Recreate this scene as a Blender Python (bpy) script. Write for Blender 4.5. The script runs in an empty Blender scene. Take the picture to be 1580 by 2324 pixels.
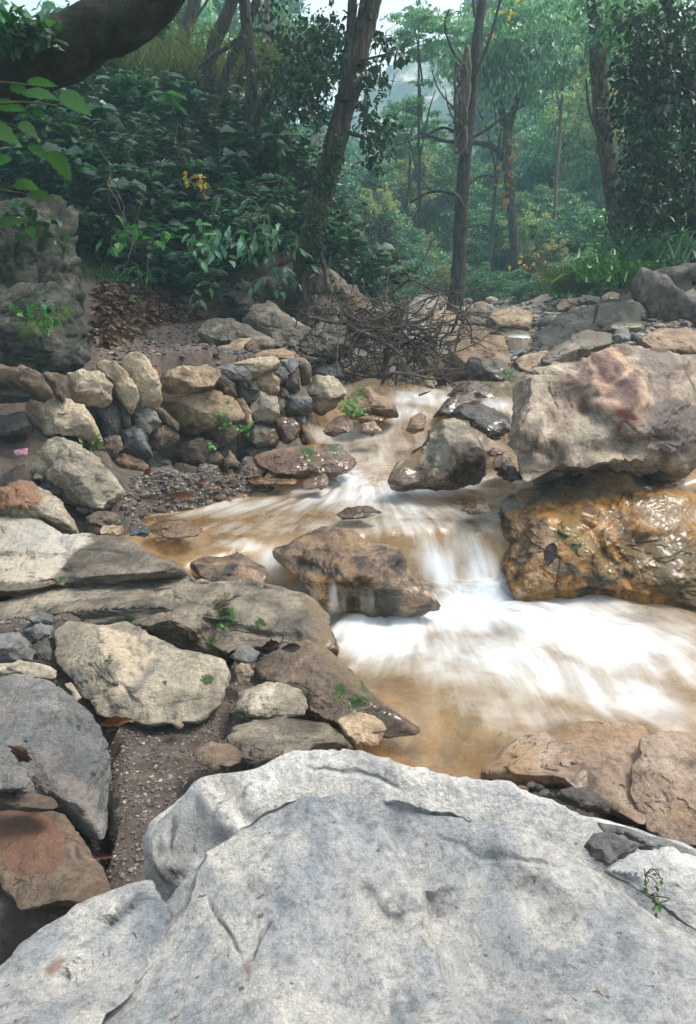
import bpy, bmesh, math, random
import numpy as np
from mathutils import Vector
rnd = random.Random(7)
R8 = np.random.RandomState(11)
SC = bpy.context.scene
COL = SC.collection
# ------------------------------------------------------------------ camera
CAMZ, PITCH, F = 1.7, math.radians(16.8), 1600.0
cd = bpy.data.cameras.new('camera'); cam = bpy.data.objects.new('camera', cd); COL.objects.link(cam)
cam.location = (0, 0, CAMZ); cam.rotation_euler = (math.radians(90) - PITCH, 0, 0)
cd.sensor_fit = 'VERTICAL'; cd.angle = 2 * math.atan(1162 / F); cd.clip_start = .02; cd.clip_end = 1200
SC.camera = cam
# ------------------------------------------------------------------ light
SUN_EL, SUN_AZ = math.radians(60), math.radians(75)
w = bpy.data.worlds.new('World'); SC.world = w; w.use_nodes = True
nt = w.node_tree; nt.nodes.clear()
sky = nt.nodes.new('ShaderNodeTexSky'); sky.sky_type = 'NISHITA'; sky.sun_disc = False
sky.sun_elevation = SUN_EL; sky.sun_rotation = SUN_AZ; sky.dust_density = 4; sky.air_density = 1.2
hs = nt.nodes.new('ShaderNodeHueSaturation'); hs.inputs['Saturation'].default_value = .45
bg = nt.nodes.new('ShaderNodeBackground'); bg.inputs['Strength'].default_value = .15
wo = nt.nodes.new('ShaderNodeOutputWorld')
nt.links.new(sky.outputs[0], hs.inputs['Color']); nt.links.new(hs.outputs[0], bg.inputs[0]); nt.links.new(bg.outputs[0], wo.inputs[0])
sd = bpy.data.lights.new('sun', 'SUN'); so = bpy.data.objects.new('sun', sd); COL.objects.link(so)
sd.energy = 1.9; sd.angle = math.radians(18); sd.color = (1, .92, .81)
sv = Vector((math.sin(SUN_AZ) * math.cos(SUN_EL), math.cos(SUN_AZ) * math.cos(SUN_EL), math.sin(SUN_EL)))
so.rotation_euler = sv.to_track_quat('Z', 'Y').to_euler(); so.location = (0, 0, 30)
vs = SC.view_settings; vs.view_transform = 'Standard'; vs.look = 'None'; vs.exposure = 1.1; vs.gamma = 1; vs.use_curve_mapping = False
cy = SC.cycles; cy.use_denoising = True; cy.max_bounces = 7; cy.diffuse_bounces = 3; cy.glossy_bounces = 3
cy.transparent_max_bounces = 10; cy.volume_bounces = 1; cy.use_fast_gi = False
try: cy.denoiser = 'OPENIMAGEDENOISE'
except Exception: pass
# ------------------------------------------------------------------ projection: pixels of a 1580 x 2324 print of the photo
SP, CP = math.sin(PITCH), math.cos(PITCH)
def P(x, y, Y):
    t = (1162 - y) / F; den = CP + t * SP
    s = Y / den
    return np.array([(x - 790) / F * s, Y, CAMZ + s * (-SP + t * CP)])
def PN(x, y, Y):
    t = (1162 - y) / F; s = Y / (CP + t * SP)
    return np.stack([(x - 790) / F * s, Y + 0 * x, CAMZ + s * (-SP + t * CP)], -1)
def PZ(x, y, z):
    t = (1162 - y) / F; k = (-SP + t * CP) / (CP + t * SP)
    return P(x, y, (z - CAMZ) / k)
def proj(p):
    d = p - np.array([0, 0, CAMZ]); f = d[..., 1] * CP - d[..., 2] * SP; u = d[..., 1] * SP + d[..., 2] * CP
    f = np.maximum(f, 1e-3)
    return 790 + F * d[..., 0] / f, 1162 - F * u / f
CROP = {3: (44.2, 600.4, .488), 4: (695.2, 632, .532), 5: (44.2, 1106, .492), 6: (695.2, 1264, .532), 7: (44.2, 1643, .492), 8: (758.4, 1643, .492), 1: (44.2, 44.2, .488), 0: (0, 0, 1)}
def C(k, pts):
    a, b, s = CROP[k]
    return [(a + s * x, b + s * y) for x, y in pts]
# ------------------------------------------------------------------ noise
def _h(i, j, k, s):
    n = (i * 374761393 + j * 668265263 + k * 2147483647 + s * 1274126177) & 0xffffffff
    n = ((n ^ (n >> 13)) * 1274126177) & 0xffffffff
    n = ((n ^ (n >> 16)) * 2246822519) & 0xffffffff
    return ((n ^ (n >> 15)) & 0xffff) / 32767.5 - 1
def vn(p, s=0):
    p = np.asarray(p, float); i = np.floor(p).astype(np.int64); f = p - i; f = f * f * f * (f * (f * 6 - 15) + 10)
    x, y, z = i[..., 0], i[..., 1], i[..., 2]; fx, fy, fz = f[..., 0], f[..., 1], f[..., 2]
    def L(a, b, t): return a + (b - a) * t
    return L(L(L(_h(x, y, z, s), _h(x + 1, y, z, s), fx), L(_h(x, y + 1, z, s), _h(x + 1, y + 1, z, s), fx), fy),
             L(L(_h(x, y, z + 1, s), _h(x + 1, y, z + 1, s), fx), L(_h(x, y + 1, z + 1, s), _h(x + 1, y + 1, z + 1, s), fx), fy), fz)
def fbm(p, o=4, s=0, g=.5):
    r = 0; a = 1
    for k in range(o): r = r + a * vn(p * 2.03 ** k + k * 7.7, s + k); a *= g
    return r
class RBF:
    def __init__(s, pts, c):
        s.p = np.array([q[:2] for q in pts]); z = np.array([q[2] for q in pts]); s.c = c
        K = s.k(s.p); n = len(z); A = np.zeros((n + 3, n + 3)); A[:n, :n] = K + np.eye(n) * -1e-3
        A[:n, n] = 1; A[:n, n + 1:] = s.p; A[n, :n] = 1; A[n + 1:, :n] = s.p.T
        s.w = np.linalg.lstsq(A, np.concatenate([z, [0, 0, 0]]), rcond=None)[0]
    def k(s, q): return np.sqrt(((q[:, None] - s.p[None]) ** 2).sum(-1) + s.c ** 2)
    def __call__(s, x, y):
        x = np.asarray(x, float); q = np.stack([x.ravel(), np.broadcast_to(y, x.shape).ravel()], -1); n = len(s.p); out = []
        for a in range(0, len(q), 40000):
            b = q[a:a + 40000]; out.append(s.k(b) @ s.w[:n] + s.w[n] + b @ s.w[n + 1:])
        return np.concatenate(out).reshape(x.shape)
# ------------------------------------------------------------------ mesh + object helpers
def mesh(name, V, Fc, mats, smooth=True, attrs=None, uv=None, midx=None):
    V = np.asarray(V, np.float32); m = bpy.data.meshes.new(name)
    if isinstance(Fc, np.ndarray): Fc = [Fc]
    Fc = [np.asarray(f, np.int32) for f in Fc if len(f)]
    tot = np.concatenate([np.full(len(f), f.shape[1], np.int32) for f in Fc]); idx = np.concatenate([f.ravel() for f in Fc])
    m.vertices.add(len(V)); m.vertices.foreach_set('co', V.ravel())
    m.loops.add(len(idx)); m.loops.foreach_set('vertex_index', idx)
    m.polygons.add(len(tot)); m.polygons.foreach_set('loop_start', np.concatenate([[0], np.cumsum(tot)[:-1]]).astype(np.int32)); m.polygons.foreach_set('loop_total', tot)
    m.polygons.foreach_set('use_smooth', np.full(len(tot), smooth))
    for a, v in (attrs or {}).items():
        v = np.asarray(v, np.float32)
        if v.ndim == 1: m.attributes.new(a, 'FLOAT', 'POINT').data.foreach_set('value', v)
        elif v.shape[1] == 3: m.attributes.new(a, 'FLOAT_VECTOR', 'POINT').data.foreach_set('vector', v.ravel())
        else: m.attributes.new(a, 'FLOAT_COLOR', 'POINT').data.foreach_set('color', v.ravel())
    for q in (mats if isinstance(mats, (list, tuple)) else [mats]): m.materials.append(q)
    if midx is not None: m.polygons.foreach_set('material_index', np.asarray(midx, np.int32))
    m.update(); m.validate()
    return m
def add(name, me, loc=(0, 0, 0), parent=None, label=None, cat=None, group=None, kind=None):
    o = bpy.data.objects.new(name, me); COL.objects.link(o); o.location = loc
    if parent: o.parent = parent
    if label: o['label'] = label
    if cat: o['category'] = cat
    if group: o['group'] = group
    if kind: o['kind'] = kind
    return o
def cp(o, loc=None, rot=None, sc=None, parent=None, **kw):
    c = o.copy(); COL.objects.link(c)
    if parent: c.parent = parent
    if loc is not None: c.location = loc
    if rot is not None: c.rotation_euler = rot
    if sc is not None: c.scale = sc if hasattr(sc, '__len__') else (sc, sc, sc)
    for k, v in kw.items(): c[k] = v
    for ch in list(o.children):
        d = ch.copy(); COL.objects.link(d); d.parent = c
    return c
def ico(l):
    b = bmesh.new(); bmesh.ops.create_icosphere(b, subdivisions=l, radius=1)
    v = np.array([q.co[:] for q in b.verts]); f = np.array([[q.index for q in x.verts] for x in b.faces]); b.free()
    return v / np.linalg.norm(v, axis=1)[:, None], f
ICO = {}
def getico(l):
    if l not in ICO: ICO[l] = ico(l)
    return ICO[l]
# ------------------------------------------------------------------ materials
class NT:
    def __init__(s, name):
        s.m = bpy.data.materials.new(name); s.m.use_nodes = True; s.t = s.m.node_tree; s.t.nodes.clear()
        s.out = s.n('OutputMaterial')
    def n(s, k, **kw):
        o = s.t.nodes.new('ShaderNode' + k)
        for a, v in kw.items():
            if a in ('op',): o.operation = v
            elif a == 'bt': o.blend_type = v
            elif a == 'dt': o.data_type = v
            else: setattr(o, a, v)
        return o
    def l(s, a, b): s.t.links.new(a, b)
    def v(s, sock, val):
        if hasattr(val, 'links') or isinstance(val, bpy.types.NodeSocket): s.l(val, sock)
        else: sock.default_value = val
    def noise(s, vec, scale, det=6, rough=.55, dist=0, t='FBM'):
        o = s.n('TexNoise'); s.l(vec, o.inputs['Vector']); o.inputs['Scale'].default_value = scale; o.inputs['Detail'].default_value = det
        o.inputs['Roughness'].default_value = rough; o.inputs['Distortion'].default_value = dist; return o.outputs[0]
    def ramp(s, fac, stops, interp='LINEAR'):
        o = s.n('ValToRGB'); s.l(fac, o.inputs[0]); e = o.color_ramp.elements; o.color_ramp.interpolation = interp
        while len(e) < len(stops): e.new(.5)
        for q, (p, c) in zip(e, stops): q.position = p; q.color = tuple(c) + (1,) if hasattr(c, '__len__') else (c, c, c, 1)
        return o.outputs[0]
    def mix(s, fac, a, b, bt='MIX'):
        o = s.n('Mix', dt='RGBA', bt=bt); s.v(o.inputs[0], fac); 
        for k, q in ((6, a), (7, b)):
            if isinstance(q, tuple): q = q + (1,)
            s.v(o.inputs[k], q)
        return o.outputs[2]
    def math(s, op, a, b=0., clamp=False):
        o = s.n('Math', op=op); o.use_clamp = clamp; s.v(o.inputs[0], a); s.v(o.inputs[1], b); return o.outputs[0]
    def attr(s, name, k='Fac'): o = s.n('Attribute'); o.attribute_name = name; return o.outputs[k]
    def mapv(s, vec, scale=(1, 1, 1), rot=(0, 0, 0)):
        o = s.n('Mapping'); s.l(vec, o.inputs[0]); o.inputs['Scale'].default_value = scale; o.inputs['Rotation'].default_value = rot; return o.outputs[0]
    def bump(s, h, st, dist, nrm=None):
        o = s.n('Bump'); s.l(h, o.inputs['Height']); s.v(o.inputs['Strength'], st); o.inputs['Distance'].default_value = dist
        if nrm: s.l(nrm, o.inputs['Normal'])
        return o.outputs[0]
    def bsdf(s, col, rough, nrm=None, spec=.4, **kw):
        o = s.n('BsdfPrincipled'); s.v(o.inputs['Base Color'], col if not isinstance(col, tuple) else col + (1,)); s.v(o.inputs['Roughness'], rough)
        o.inputs['Specular IOR Level'].default_value = spec
        if nrm: s.l(nrm, o.inputs['Normal'])
        return o
    def fin(s, sh): s.l(sh, s.out.inputs[0]); return s.m
def objvec(T, rep=9.):
    tc = T.n('TexCoord'); oi = T.n('ObjectInfo')
    a = T.n('VectorMath', operation='ADD'); T.l(tc.outputs['Object'], a.inputs[0])
    sc = T.n('VectorMath', operation='SCALE'); sc.inputs[0].default_value = (rep, rep * 1.7, -rep); T.l(oi.outputs['Random'], sc.inputs['Scale'])
    T.l(sc.outputs[0], a.inputs[1]); return a.outputs[0], oi.outputs['Random']
def rockmat(name, cols, scale=5., stain=(.2, .13, .08), stf=.35, rough=.75, aniso=(1, 1, 1), rot=(0, 0, 0), fine=1., jt=.45, wetdark=.27, wetcol=(.42, .28, .14), mosscol=(.03, .065, .01), hue=.12, spot=None, bmp=1., coat=0.):
    T = NT(name); v, rn = objvec(T)
    vm = T.mapv(v, aniso, rot)
    n1 = T.noise(vm, scale, 9, .62, .6)
    k = len(cols); c = T.ramp(n1, [(.33 + .36 * i / (k - 1), q) for i, q in enumerate(cols)])
    n2 = T.noise(v, scale * .42, 5, .6, 1.0)
    c = T.mix(T.math('MULTIPLY', T.ramp(n2, [(.5, 0.), (.63, 1.)]), stf), c, stain)
    vp = T.math('MULTIPLY_ADD', rn, hue * 2); vp.node.inputs[2].default_value = 1 - hue
    cc = T.n('HueSaturation'); T.l(c, cc.inputs['Color']); T.l(vp, cc.inputs['Value']); c = cc.outputs[0]
    n3 = T.noise(v, scale * 9, 8, .7)
    c = T.mix(.75 * fine, c, T.ramp(n3, [(.3, .3), (.5, 1.), (.72, 1.4)]), 'MULTIPLY')
    n4 = T.noise(v, scale * 40, 3, .6)
    c = T.mix(.5 * fine, c, T.ramp(n4, [(.35, .5), (.6, 1.1)]), 'MULTIPLY')
    # hairline joints
    cr = T.noise(T.mapv(v, (1.2, .8, 1.9), (.4, .7, .2)), scale * .6, 3, .5, .8)
    line = T.ramp(T.math('ABSOLUTE', T.math('SUBTRACT', cr, .5)), [(0., 0.), (.006, 1.)])
    c = T.mix(T.math('MULTIPLY', T.math('SUBTRACT', 1., line), jt), c, (.05, .04, .03))
    if spot:
        ns = T.noise(v, spot[0], 4, .5, .3); c = T.mix(T.ramp(ns, [(spot[1], 0.), (spot[1] + .03, spot[3])]), c, spot[2])
    pa = T.n('Attribute'); pa.attribute_name = 'paint'
    c = T.mix(T.math('MULTIPLY', T.ramp(T.math('ADD', pa.outputs['Alpha'], T.math('ADD', T.math('MULTIPLY', T.math('SUBTRACT', n3, .5), 1.3), T.math('MULTIPLY', T.math('SUBTRACT', n1, .5), .9))), [(.25, 0.), (.75, .9)]), T.ramp(pa.outputs['Alpha'], [(0., 0.), (.2, 1.)])), c, pa.outputs['Color'])
    c2 = T.mix(1., c, T.ramp(n3, [(.25, .55), (.6, 1.1)]), 'MULTIPLY')
    c = T.mix(T.math('MULTIPLY', pa.outputs['Alpha'], .5), c, c2)
    wet = T.math('ADD', T.attr('wet'), T.math('MULTIPLY', T.math('SUBTRACT', n2, .5), .7)); wet = T.ramp(wet, [(.35, 0.), (.6, 1.)])
    wc = T.mix(1., c, wetcol, 'MULTIPLY'); wc = T.mix(.55, T.mix(1., c, (wetdark,) * 3, 'MULTIPLY'), T.mix(1., wc, (1.6,) * 3, 'MULTIPLY'))
    c = T.mix(wet, c, wc)
    ms = T.math('ADD', T.attr('moss'), T.math('MULTIPLY', T.math('SUBTRACT', T.noise(v, scale * 2.2, 5, .65), .5), 1.6)); ms = T.math('ADD', ms, T.math('MULTIPLY', T.math('SUBTRACT', n3, .5), 2.4)); ms = T.ramp(ms, [(.52, 0.), (.75, 1.)])
    ms = T.math('MULTIPLY', ms, T.ramp(T.attr('moss'), [(.02, 0.), (.15, 1.)]))
    c = T.mix(ms, c, T.mix(n4, mosscol, tuple(q * 2.2 for q in mosscol)))
    r = T.mix(wet, (rough,) * 3, T.ramp(n3, [(.35, .12), (.65, .42)]))
    r = T.mix(ms, r, (.9,) * 3)
    nb = T.bump(T.noise(vm, scale * 2.5, 10, .68, .3), .85 * bmp, .035)
    nb = T.bump(line, .35 * jt / .45, .008, nb)
    nb = T.bump(T.noise(v, scale * 22, 6, .7), .7 * bmp, .005, nb)
    nb = T.bump(n4, ms, .02, nb)
    bs_ = T.bsdf(c, r, nb, .5); T.l(T.math('MAXIMUM', T.math('MULTIPLY', wet, .8), T.math('MULTIPLY', T.math('MULTIPLY', T.ramp(n2, [(.42, .1), (.58, 1.)]), T.ramp(n3, [(.4, .2), (.6, 1.)])), coat)), bs_.inputs['Coat Weight']); bs_.inputs['Coat Roughness'].default_value = .15; bs_.inputs['Coat IOR'].default_value = 1.45
    return T.fin(bs_.outputs[0])
M = {}
M['white'] = rockmat('pale_marbled_rock', [(.36, .375, .39), (.54, .54, .525), (.70, .68, .64), (.78, .76, .71)], 5.5, (.33, .27, .19), .25, .7, (1, .8, 1.25), (.3, .5, .9), .9, jt=.1, bmp=1.3, hue=0, spot=(55, .70, (.1, .07, .06), .8))
M['fore'] = rockmat('pale_grey_speckled_rock', [(.26, .29, .32), (.42, .43, .43), (.57, .55, .51), (.70, .67, .61)], 5.5, (.17, .205, .25), .6, .72, (1, .75, 1.2), (.2, .3, -.6), 1., jt=.14, bmp=1.5, hue=0, spot=(48, .69, (.12, .07, .05), .8))
M['ledge'] = rockmat('grey_buff_rock', [(.06, .05, .037), (.125, .105, .078), (.22, .185, .138), (.34, .295, .225)], 5, (.10, .08, .055), .65, .5)
M['buff'] = rockmat('buff_rock', [(.15, .13, .10), (.29, .25, .185), (.42, .365, .27), (.50, .44, .34)], 5.5, (.16, .145, .125), .6, .7)
M['tan'] = rockmat('tan_rock', [(.13, .09, .05), (.30, .215, .13), (.44, .33, .21), (.53, .43, .30)], 6, (.13, .10, .08), .55, .75)
M['cream'] = rockmat('cream_rock', [(.27, .21, .14), (.47, .385, .27), (.62, .53, .38)], 6, (.35, .24, .15), .4, .75)
M['grey'] = rockmat('blue_grey_rock', [(.075, .08, .082), (.15, .153, .15), (.26, .255, .24)], 6, (.20, .15, .11), .35, .68)
M['dark'] = rockmat('dark_rock', [(.035, .035, .033), (.075, .07, .062), (.13, .12, .10)], 6, (.12, .085, .05), .4, .6)
M['brown'] = rockmat('brown_rock', [(.065, .045, .032), (.15, .105, .07), (.26, .19, .13)], 6, (.09, .075, .06), .4, .7)
M['rust'] = rockmat('rust_brown_rock', [(.13, .075, .04), (.27, .175, .10), (.37, .27, .18)], 6, (.11, .06, .04), .5, .6)
M['pink'] = rockmat('pinkish_brown_rock', [(.13, .085, .055), (.30, .215, .15), (.44, .34, .26)], 5, (.30, .175, .07), .6, .5, (1, 1, .6))
M['great'] = rockmat('marbled_boulder_rock', [(.09, .065, .045), (.24, .185, .135), (.38, .31, .23), (.54, .47, .37)], 5.2, (.15, .085, .06), .6, .72, (1.2, 1, .55), (.2, .8, .3), hue=0)
M['wetor'] = rockmat('wet_orange_rock', [(.035, .025, .015), (.26, .115, .010), (.42, .215, .05), (.52, .40, .27)], 8.5, (.05, .034, .008), 1., .4, (1, 1, .5), (0, .5, 0), coat=.75, hue=0, bmp=1.2)
M['speck'] = rockmat('speckled_wet_rock', [(.035, .03, .03), (.12, .085, .06), (.33, .215, .125), (.42, .30, .19)], 9, (.05, .045, .05), .5, .3, hue=0, bmp=1.2, coat=.5)
M['mossy'] = rockmat('mossy_grey_rock', [(.012, .013, .010), (.035, .036, .026), (.085, .08, .06), (.19, .18, .14)], 7, (.02, .022, .014), .8, .85, bmp=1.3, mosscol=(.05, .10, .012))

def simple(name, c1, c2, scale, rough=.8, bs=.5, bd=.02, aniso=(1, 1, 1), det=7, c3=None):
    T = NT(name); v, rn = objvec(T); vm = T.mapv(v, aniso); n = T.noise(vm, scale, det, .65, .3)
    c = T.ramp(n, [(.32, c1), (.5, c2), (.68, c3 or tuple(q * 1.3 for q in c2))])
    return T.fin(T.bsdf(c, rough, T.bump(T.noise(vm, scale * 2.2, 8, .7), bs, bd), .3).outputs[0])
M['bark'] = simple('grey_bark', (.02, .017, .014), (.075, .062, .05), 9, .9, 1, .06, (3, 3, .5), c3=(.17, .15, .13))
M['barkred'] = simple('reddish_bark', (.035, .022, .016), (.11, .075, .055), 9, .9, 1, .05, (3, 3, .45), c3=(.20, .17, .14))
M['barkpale'] = simple('pale_peeling_bark', (.07, .055, .04), (.18, .14, .105), 7, .9, 1, .05, (3, 3, .35), c3=(.32, .27, .22))
M['barkmoss'] = simple('dark_mossy_bark', (.008, .009, .006), (.022, .024, .013), 8, .95, 1, .06, (1, 1, 1), c3=(.05, .055, .03))
M['dead'] = simple('dead_wood', (.03, .022, .018), (.085, .065, .05), 14, .85, .8, .02, (1, 1, 1), c3=(.19, .155, .125))
M['log'] = simple('weathered_log', (.05, .042, .038), (.14, .12, .11), 9, .9, 1, .05, (1, 1, 1), c3=(.27, .24, .22))

def leafmat(name, cols, rough=.5, trans=.3, spec=.4):
    T = NT(name); g = T.n('NewGeometry'); oi = T.n('ObjectInfo')
    f = T.math('FRACT', T.math('ADD', g.outputs['Random Per Island'], T.math('MULTIPLY', oi.outputs['Random'], .0)))
    k = len(cols); c = T.ramp(f, [(i / (k - 1) if k > 1 else 0, q) for i, q in enumerate(cols)])
    h = T.n('HueSaturation'); T.l(c, h.inputs['Color']); m = T.math('MULTIPLY_ADD', oi.outputs['Random'], .5); m.node.inputs[2].default_value = .75; T.l(m, h.inputs['Value'])
    m2 = T.math('MULTIPLY_ADD', oi.outputs['Random'], .035); m2.node.inputs[2].default_value = .485; T.l(m2, h.inputs['Hue']); c = h.outputs[0]
    b = T.bsdf(c, rough, None, spec); tr = T.n('BsdfTranslucent'); T.l(T.mix(1., c, (1.25, 1.5, .6), 'MULTIPLY'), tr.inputs[0])
    mx = T.n('MixShader'); mx.inputs[0].default_value = trans; T.l(b.outputs[0], mx.inputs[1]); T.l(tr.outputs[0], mx.inputs[2])
    return T.fin(mx.outputs[0])
M['lf_bank'] = leafmat('bank_leaf', [(.012, .045, .022), (.022, .075, .034), (.035, .11, .05), (.055, .15, .065)], .42)
M['lf_bank2'] = leafmat('near_leaf', [(.03, .10, .03), (.05, .15, .045)], .4)
M['lf_bank3'] = leafmat('near_grey_leaf', [(.03, .075, .045), (.05, .11, .065)], .4)
M['lf_dark'] = leafmat('dark_leaf', [(.008, .025, .014), (.015, .045, .022), (.03, .07, .03)], .4)
M['lf_mid'] = leafmat('mid_green_leaf', [(0.038, 0.115, 0.073), (0.077, 0.203, 0.118), (0.128, 0.284, 0.164), (0.257, 0.446, 0.273)], .36)
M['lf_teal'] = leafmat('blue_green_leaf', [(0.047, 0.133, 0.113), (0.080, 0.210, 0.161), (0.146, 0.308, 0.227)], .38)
M['lf_yel'] = leafmat('yellow_green_leaf', [(0.087, 0.184, 0.093), (0.197, 0.322, 0.155), (0.393, 0.483, 0.279), (0.546, 0.529, 0.342), (0.492, 0.345, 0.264)], .5)
M['lf_droop'] = leafmat('drooping_leaf', [(0.062, 0.169, 0.105), (0.136, 0.299, 0.176), (0.296, 0.494, 0.298)], .4)
M['lf_gold'] = leafmat('golden_leaf', [(.35, .16, .02), (.55, .30, .03), (.6, .42, .08)], .5)
M['lf_bright'] = leafmat('bright_green_leaf', [(.03, .10, .02), (.06, .18, .035), (.11, .26, .06)], .4)
M['lf_fern'] = leafmat('light_fern_leaf', [(.07, .2, .05), (.14, .34, .08)], .5)
M['lf_dry'] = leafmat('dry_leaf', [(.05, .028, .018), (.10, .055, .035), (.17, .10, .065), (.24, .17, .12)], .7, .1)
M['lf_wet'] = leafmat('wet_dark_leaf', [(.03, .02, .016), (.055, .032, .022)], .35, .05, .5)
M['lf_red'] = leafmat('reddish_leaf', [(.09, .025, .015), (.16, .05, .025)], .4, .1)
M['grassm'] = leafmat('grass_blade', [(.06, .11, .03), (.12, .17, .05), (.2, .22, .1)], .6)
M['stem'] = simple('green_brown_stem', (.03, .035, .015), (.07, .07, .03), 20)
M['twig'] = simple('dry_twig', (.09, .07, .05), (.2, .16, .12), 20)
M['wrapper'] = simple('pink_wrapper', (.22, .06, .14), (.33, .15, .28), 30, .4, .2, .003, c3=(.6, .4, .15))

# terrain
T = NT('stream_bank_ground'); tc = T.n('TexCoord'); v = tc.outputs['Object']
n1 = T.noise(v, 1.7, 8, .6); n2 = T.noise(v, 14, 9, .7); n3 = T.noise(v, 60, 5, .7)
mud = T.ramp(n2, [(.3, (.055, .042, .034)), (.5, (.12, .093, .075)), (.7, (.19, .155, .13))])
bed = T.ramp(T.noise(v, 9, 7, .65), [(.34, (.12, .075, .035)), (.5, (.34, .22, .11)), (.66, (.50, .37, .21))])
flo = T.ramp(n2, [(.3, (.012, .012, .007)), (.5, (.03, .024, .016)), (.7, (.055, .05, .025))])
pth = T.ramp(n2, [(.3, (.11, .08, .062)), (.6, (.18, .135, .11)), (.75, (.23, .18, .15))])
gra = T.ramp(T.noise(v, 7, 8, .7), [(.35, (.10, .09, .08)), (.5, (.25, .22, .185)), (.65, (.4, .37, .33))])
zc = T.n('Attribute'); zc.attribute_name = 'zone'; sx = T.n('SeparateColor'); T.l(zc.outputs['Color'], sx.inputs[0])
def zed(s): return T.ramp(T.math('ADD', s, T.math('MULTIPLY', T.math('SUBTRACT', n1, .5), .5)), [(.35, 0.), (.65, 1.)])
c = T.mix(zed(sx.outputs[0]), mud, bed); c = T.mix(zed(sx.outputs[1]), c, flo); c = T.mix(zed(sx.outputs[2]), c, pth); c = T.mix(zed(zc.outputs['Alpha']), c, gra)
c = T.mix(.4, c, T.ramp(n3, [(.35, .45), (.6, 1.15)]), 'MULTIPLY')
nb = T.bump(n2, .9, .05); nb = T.bump(T.noise(v, 45, 6, .7), .8, .012, nb)
M['ground'] = T.fin(T.bsdf(c, T.ramp(n2, [(.4, .5), (.6, .8)]), nb, .35).outputs[0])

# water
def watermat(name, base_alpha=.34):
    T = NT(name); fl = T.n('Attribute'); fl.attribute_name = 'flow'; tc = T.n('TexCoord')
    st = T.noise(T.mapv(fl.outputs['Vector'], (1, 1, 1)), 1.0, 9, .62, .25)
    st2 = T.noise(T.mapv(fl.outputs['Vector'], (3.1, 1.6, 1)), 1.0, 6, .6, .1)
    big = T.noise(tc.outputs['Object'], 3.2, 6, .62, .5)
    fo = T.attr('foam_sheen')
    f = T.math('ADD', fo, T.math('MULTIPLY', T.math('SUBTRACT', st, .5), 1.25)); f = T.math('ADD', f, T.math('MULTIPLY', T.math('SUBTRACT', st2, .5), .2)); f = T.math('ADD', f, T.math('MULTIPLY', T.math('SUBTRACT', big, .5), .7))
    foam_sheen = T.ramp(f, [(.08, 0.), (.45, .38), (1.05, 1.)])
    foam_sheen = T.math('MULTIPLY', foam_sheen, T.ramp(fo, [(.0, .12), (.12, 1.)]))
    tanc = T.ramp(big, [(.35, (.32, .215, .105)), (.5, (.47, .345, .20)), (.65, (.53, .43, .30))])
    col = T.mix(foam_sheen, tanc, (.60, .64, .67))
    dif = T.bsdf(col, T.mix(foam_sheen, (.22,) * 3, (.7,) * 3), None, .3)
    hb = T.math('ADD', T.math('MULTIPLY', st, .7), T.math('MULTIPLY', st2, .25))
    nb = T.bump(hb, .22, .03); T.l(nb, dif.inputs['Normal'])
    tr = T.n('BsdfTransparent'); tr.inputs[0].default_value = (.93, .80, .58, 1)
    gl = T.n('BsdfGlossy'); gl.inputs['Roughness'].default_value = .16; T.l(nb, gl.inputs['Normal'])
    fr = T.n('Fresnel'); fr.inputs[0].default_value = 1.33; T.l(nb, fr.inputs['Normal'])
    al = T.math('ADD', T.math('MULTIPLY', foam_sheen, 1.0 - base_alpha), base_alpha, True)
    ed = T.attr('edge'); al = T.math('MULTIPLY', al, ed)
    m1 = T.n('MixShader'); T.l(al, m1.inputs[0]); T.l(tr.outputs[0], m1.inputs[1]); T.l(dif.outputs[0], m1.inputs[2])
    m2 = T.n('MixShader'); T.l(T.math('MULTIPLY', T.math('MULTIPLY', fr.outputs[0], .7), ed), m2.inputs[0]); T.l(m1.outputs[0], m2.inputs[1]); T.l(gl.outputs[0], m2.inputs[2])
    return T.fin(m2.outputs[0])
M['water'] = watermat('silty_stream_water')
# ------------------------------------------------------------------ water + terrain control points
WP = [(800, 1400, 0), (1000, 1400, .0), (1150, 1372, .02), (1300, 1385, .04), (1533, 1420, .0), (1750, 1500, -.03), (900, 1500, 0), (1200, 1430, .05), (1080, 1430, .02), (1300, 1550, 0),
      (1650, 1620, -.04), (950, 1640, -.01), (1100, 1740, -.01), (820, 1690, 0), (1750, 1900, -.05), (900, 1800, 0), (1300, 1900, 0),
      (1080, 1195, .36), (1000, 1200, .355), (1130, 1200, .36), (560, 1235, .33), (500, 1240, .33),
      (350, 1170, 0.36), (330, 1210, 0.36), (450, 1215, 0.35), (500, 1150, 0.37), (600, 1190, 0.36), (700, 1110, 0.39), (700, 1180, 0.37), (850, 1150, 0.38), (1000, 1150, 0.38), (1100, 1150, 0.38), (1120, 1110, 0.4), (850, 1185, 0.365), (250, 1250, 0.34),
      (780, 1095, 0.4), (850, 1090, 0.41), (780, 1052, 0.49), (830, 1040, 0.52), (900, 1000, 0.57), (830, 990, 0.59), (760, 990, 0.57), (640, 1070, 0.42), (1100, 1085, 0.42), (1120, 1040, 0.52), (1130, 1000, 0.57), (1130, 940, 0.76),
      (850, 940, 0.72), (960, 940, 0.74), (720, 960, 0.68), (950, 900, 0.84), (900, 890, 0.86), (1000, 890, 0.86), (1100, 915, 0.82), (950, 872, 0.9), (1050, 870, 0.92)]
WPTS = [PZ(x, y, z) for x, y, z in WP]
_wu = RBF([p for p in WPTS if p[2] > .2], .2); _wl = RBF([p for p in WPTS if p[2] < .2], .2)
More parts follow.
